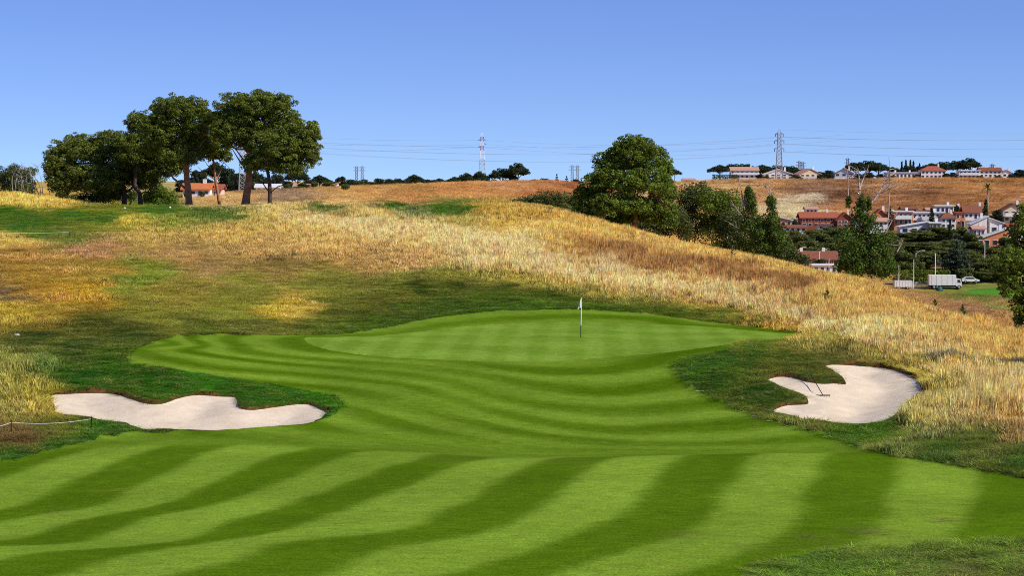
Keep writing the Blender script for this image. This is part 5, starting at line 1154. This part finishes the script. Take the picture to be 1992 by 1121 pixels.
def ball(label, px, py, d, rad, name='tee_marker', cat='tee marker'):
    X = (px - CX) / FPX * d; z = gz(X, d); e = empty(name, (X, d, z + .02)); a = np.linspace(0, math.pi, 8); V, Fc = tube_np([(0, 0, rad * 1.2 - rad * math.cos(t)) for t in a], [max(.01, rad * math.sin(t)) for t in a], 10); mesh_np('ball', V, Fc, M['steel_white'], e)
    tube('spike', [(0, 0, -.1), (0, 0, rad * .4)], [.02, .02], M['grey'], e, 6); return tag(e, label, cat, 'tee markers')
ball('white ball tee marker before the two dark pine trunks', 243, 405, 260, .13); ball('white ball tee marker right of the under-pine bush', 331, 404, 260, .12)
# yardage tile left of the bunker, line of white paint dashes beside the right bunker
for k, (px, py, lab) in enumerate([(1361, 762, 'longest white paint dash where the mound meets the approach'), (1390, 778, 'white paint dash below the longest dash'), (1415, 788, 'white paint dash left of the bunker nose'), (1441, 800, 'white paint dash level with the lower bunker nose'), (1467, 809, 'white paint dash just left of the right bunker rim'), (1497, 819, 'white paint dash under the left tip of the right bunker'), (1530, 828, 'white paint dash below the near rim of the right bunker'), (1583, 844, 'white paint dash beyond the bunker rim, before the rough'), (1606, 851, 'last white paint dash before the rough begins')]):
    p = gp(px, py); V = np.array([(-.16, .06, .02), (.12, -.10, .02), (.16, -.06, .022), (-.12, .10, .022)]); V[:, 2] += .012
    o = mesh_np('paint_dash', V * (1.15 if k == 0 else .75), np.array([(0, 1, 2, 3)]), M['rope'], None, False); o.location = p; tag(o, lab, 'paint mark', 'white paint dashes beside the right bunker')
p = gp(33, 655); o = box('yardage_plate', None, M['steel_white'], -.12, .12, -.06, .06, 0, .09); o.location = p + np.array([0, 0, .05]); bv = o.modifiers.new('bevel', 'BEVEL'); bv.width = .02; tag(o, 'small white plate in the dark rough at left', 'marker')
# weeds and a seedling on the slope
def weed(label, px, py, d, h, n, seed, spread=.5, cat='plant', name='tall_weed', m='ivy'):
    r = np.random.default_rng(seed); X = (px - CX) / FPX * d; z = gz(X, d); e = empty(name, (X, d, z)); tube('stem', [(0, 0, -.1), (0, 0, h * .5), (.02, 0, h)], [.03, .02, .01], M['bark_grey'], e, 5)
    for k in range(n):
        t = (k + .5) / n; a = k * 2.4; L2 = h * spread * (1.05 - t); c0 = np.array([0, 0, h * t * .9]); dr = np.array([math.cos(a), math.sin(a), .6]); q = c0 + dr * L2; s_ = np.array([-math.sin(a), math.cos(a), 0]) * .09
        V = np.array([c0 - s_ * .4, c0 + s_ * .4, (c0 + q) / 2 + s_ + (0, 0, .05), q, (c0 + q) / 2 - s_ + (0, 0, .05)]); me = mesh_np('leaf', V, np.array([(0, 1, 2), (0, 2, 4), (4, 2, 3)]), M[m], e, False, [('tint', 'FLOAT_COLOR', np.full((5, 4), r.uniform(.7, 1.2)))])
    return tag(e, label, cat)
weed('broad green weed clump in the golden slope above the right bunker', 1610, 600, 140, 1.1, 22, 401, .8)
weed('small fir-like seedling on the brown bank at right', 1874, 612, 158, 1.1, 26, 402, .55, 'tree', 'seedling_tree')
weed('low green weed left of the seedling on the brown bank', 1820, 602, 165, .7, 14, 403, .8)
weed('green weed on the golden crest beside the ivy trees', 1425, 518, 182, 1.2, 16, 404, .5)
weed('second green weed on the golden crest, right of the first', 1466, 526, 178, 1.0, 14, 405, .5)
# bright thistle patch by the far tee
X = (805 - CX) / FPX * 250; bush('thistle_patch', 'pale flowering thistle patch below the far tee', 805, 0, 250, [(795,412,16,6,0),(825,415,14,6,0)], 411, M['cedar'], dens=8, size=.08, cat='plant', stems=4)
# hedge line on the far tee's back edge
bush('bush', 'low green bush row on the back edge of the far tee', 880, 0, 268, [(880,398,20,6,0),(905,397,20,6,0),(850,399,16,4,0)], 412, M['dark_leaf'], stems=4)
print('done', time.time() - T0)
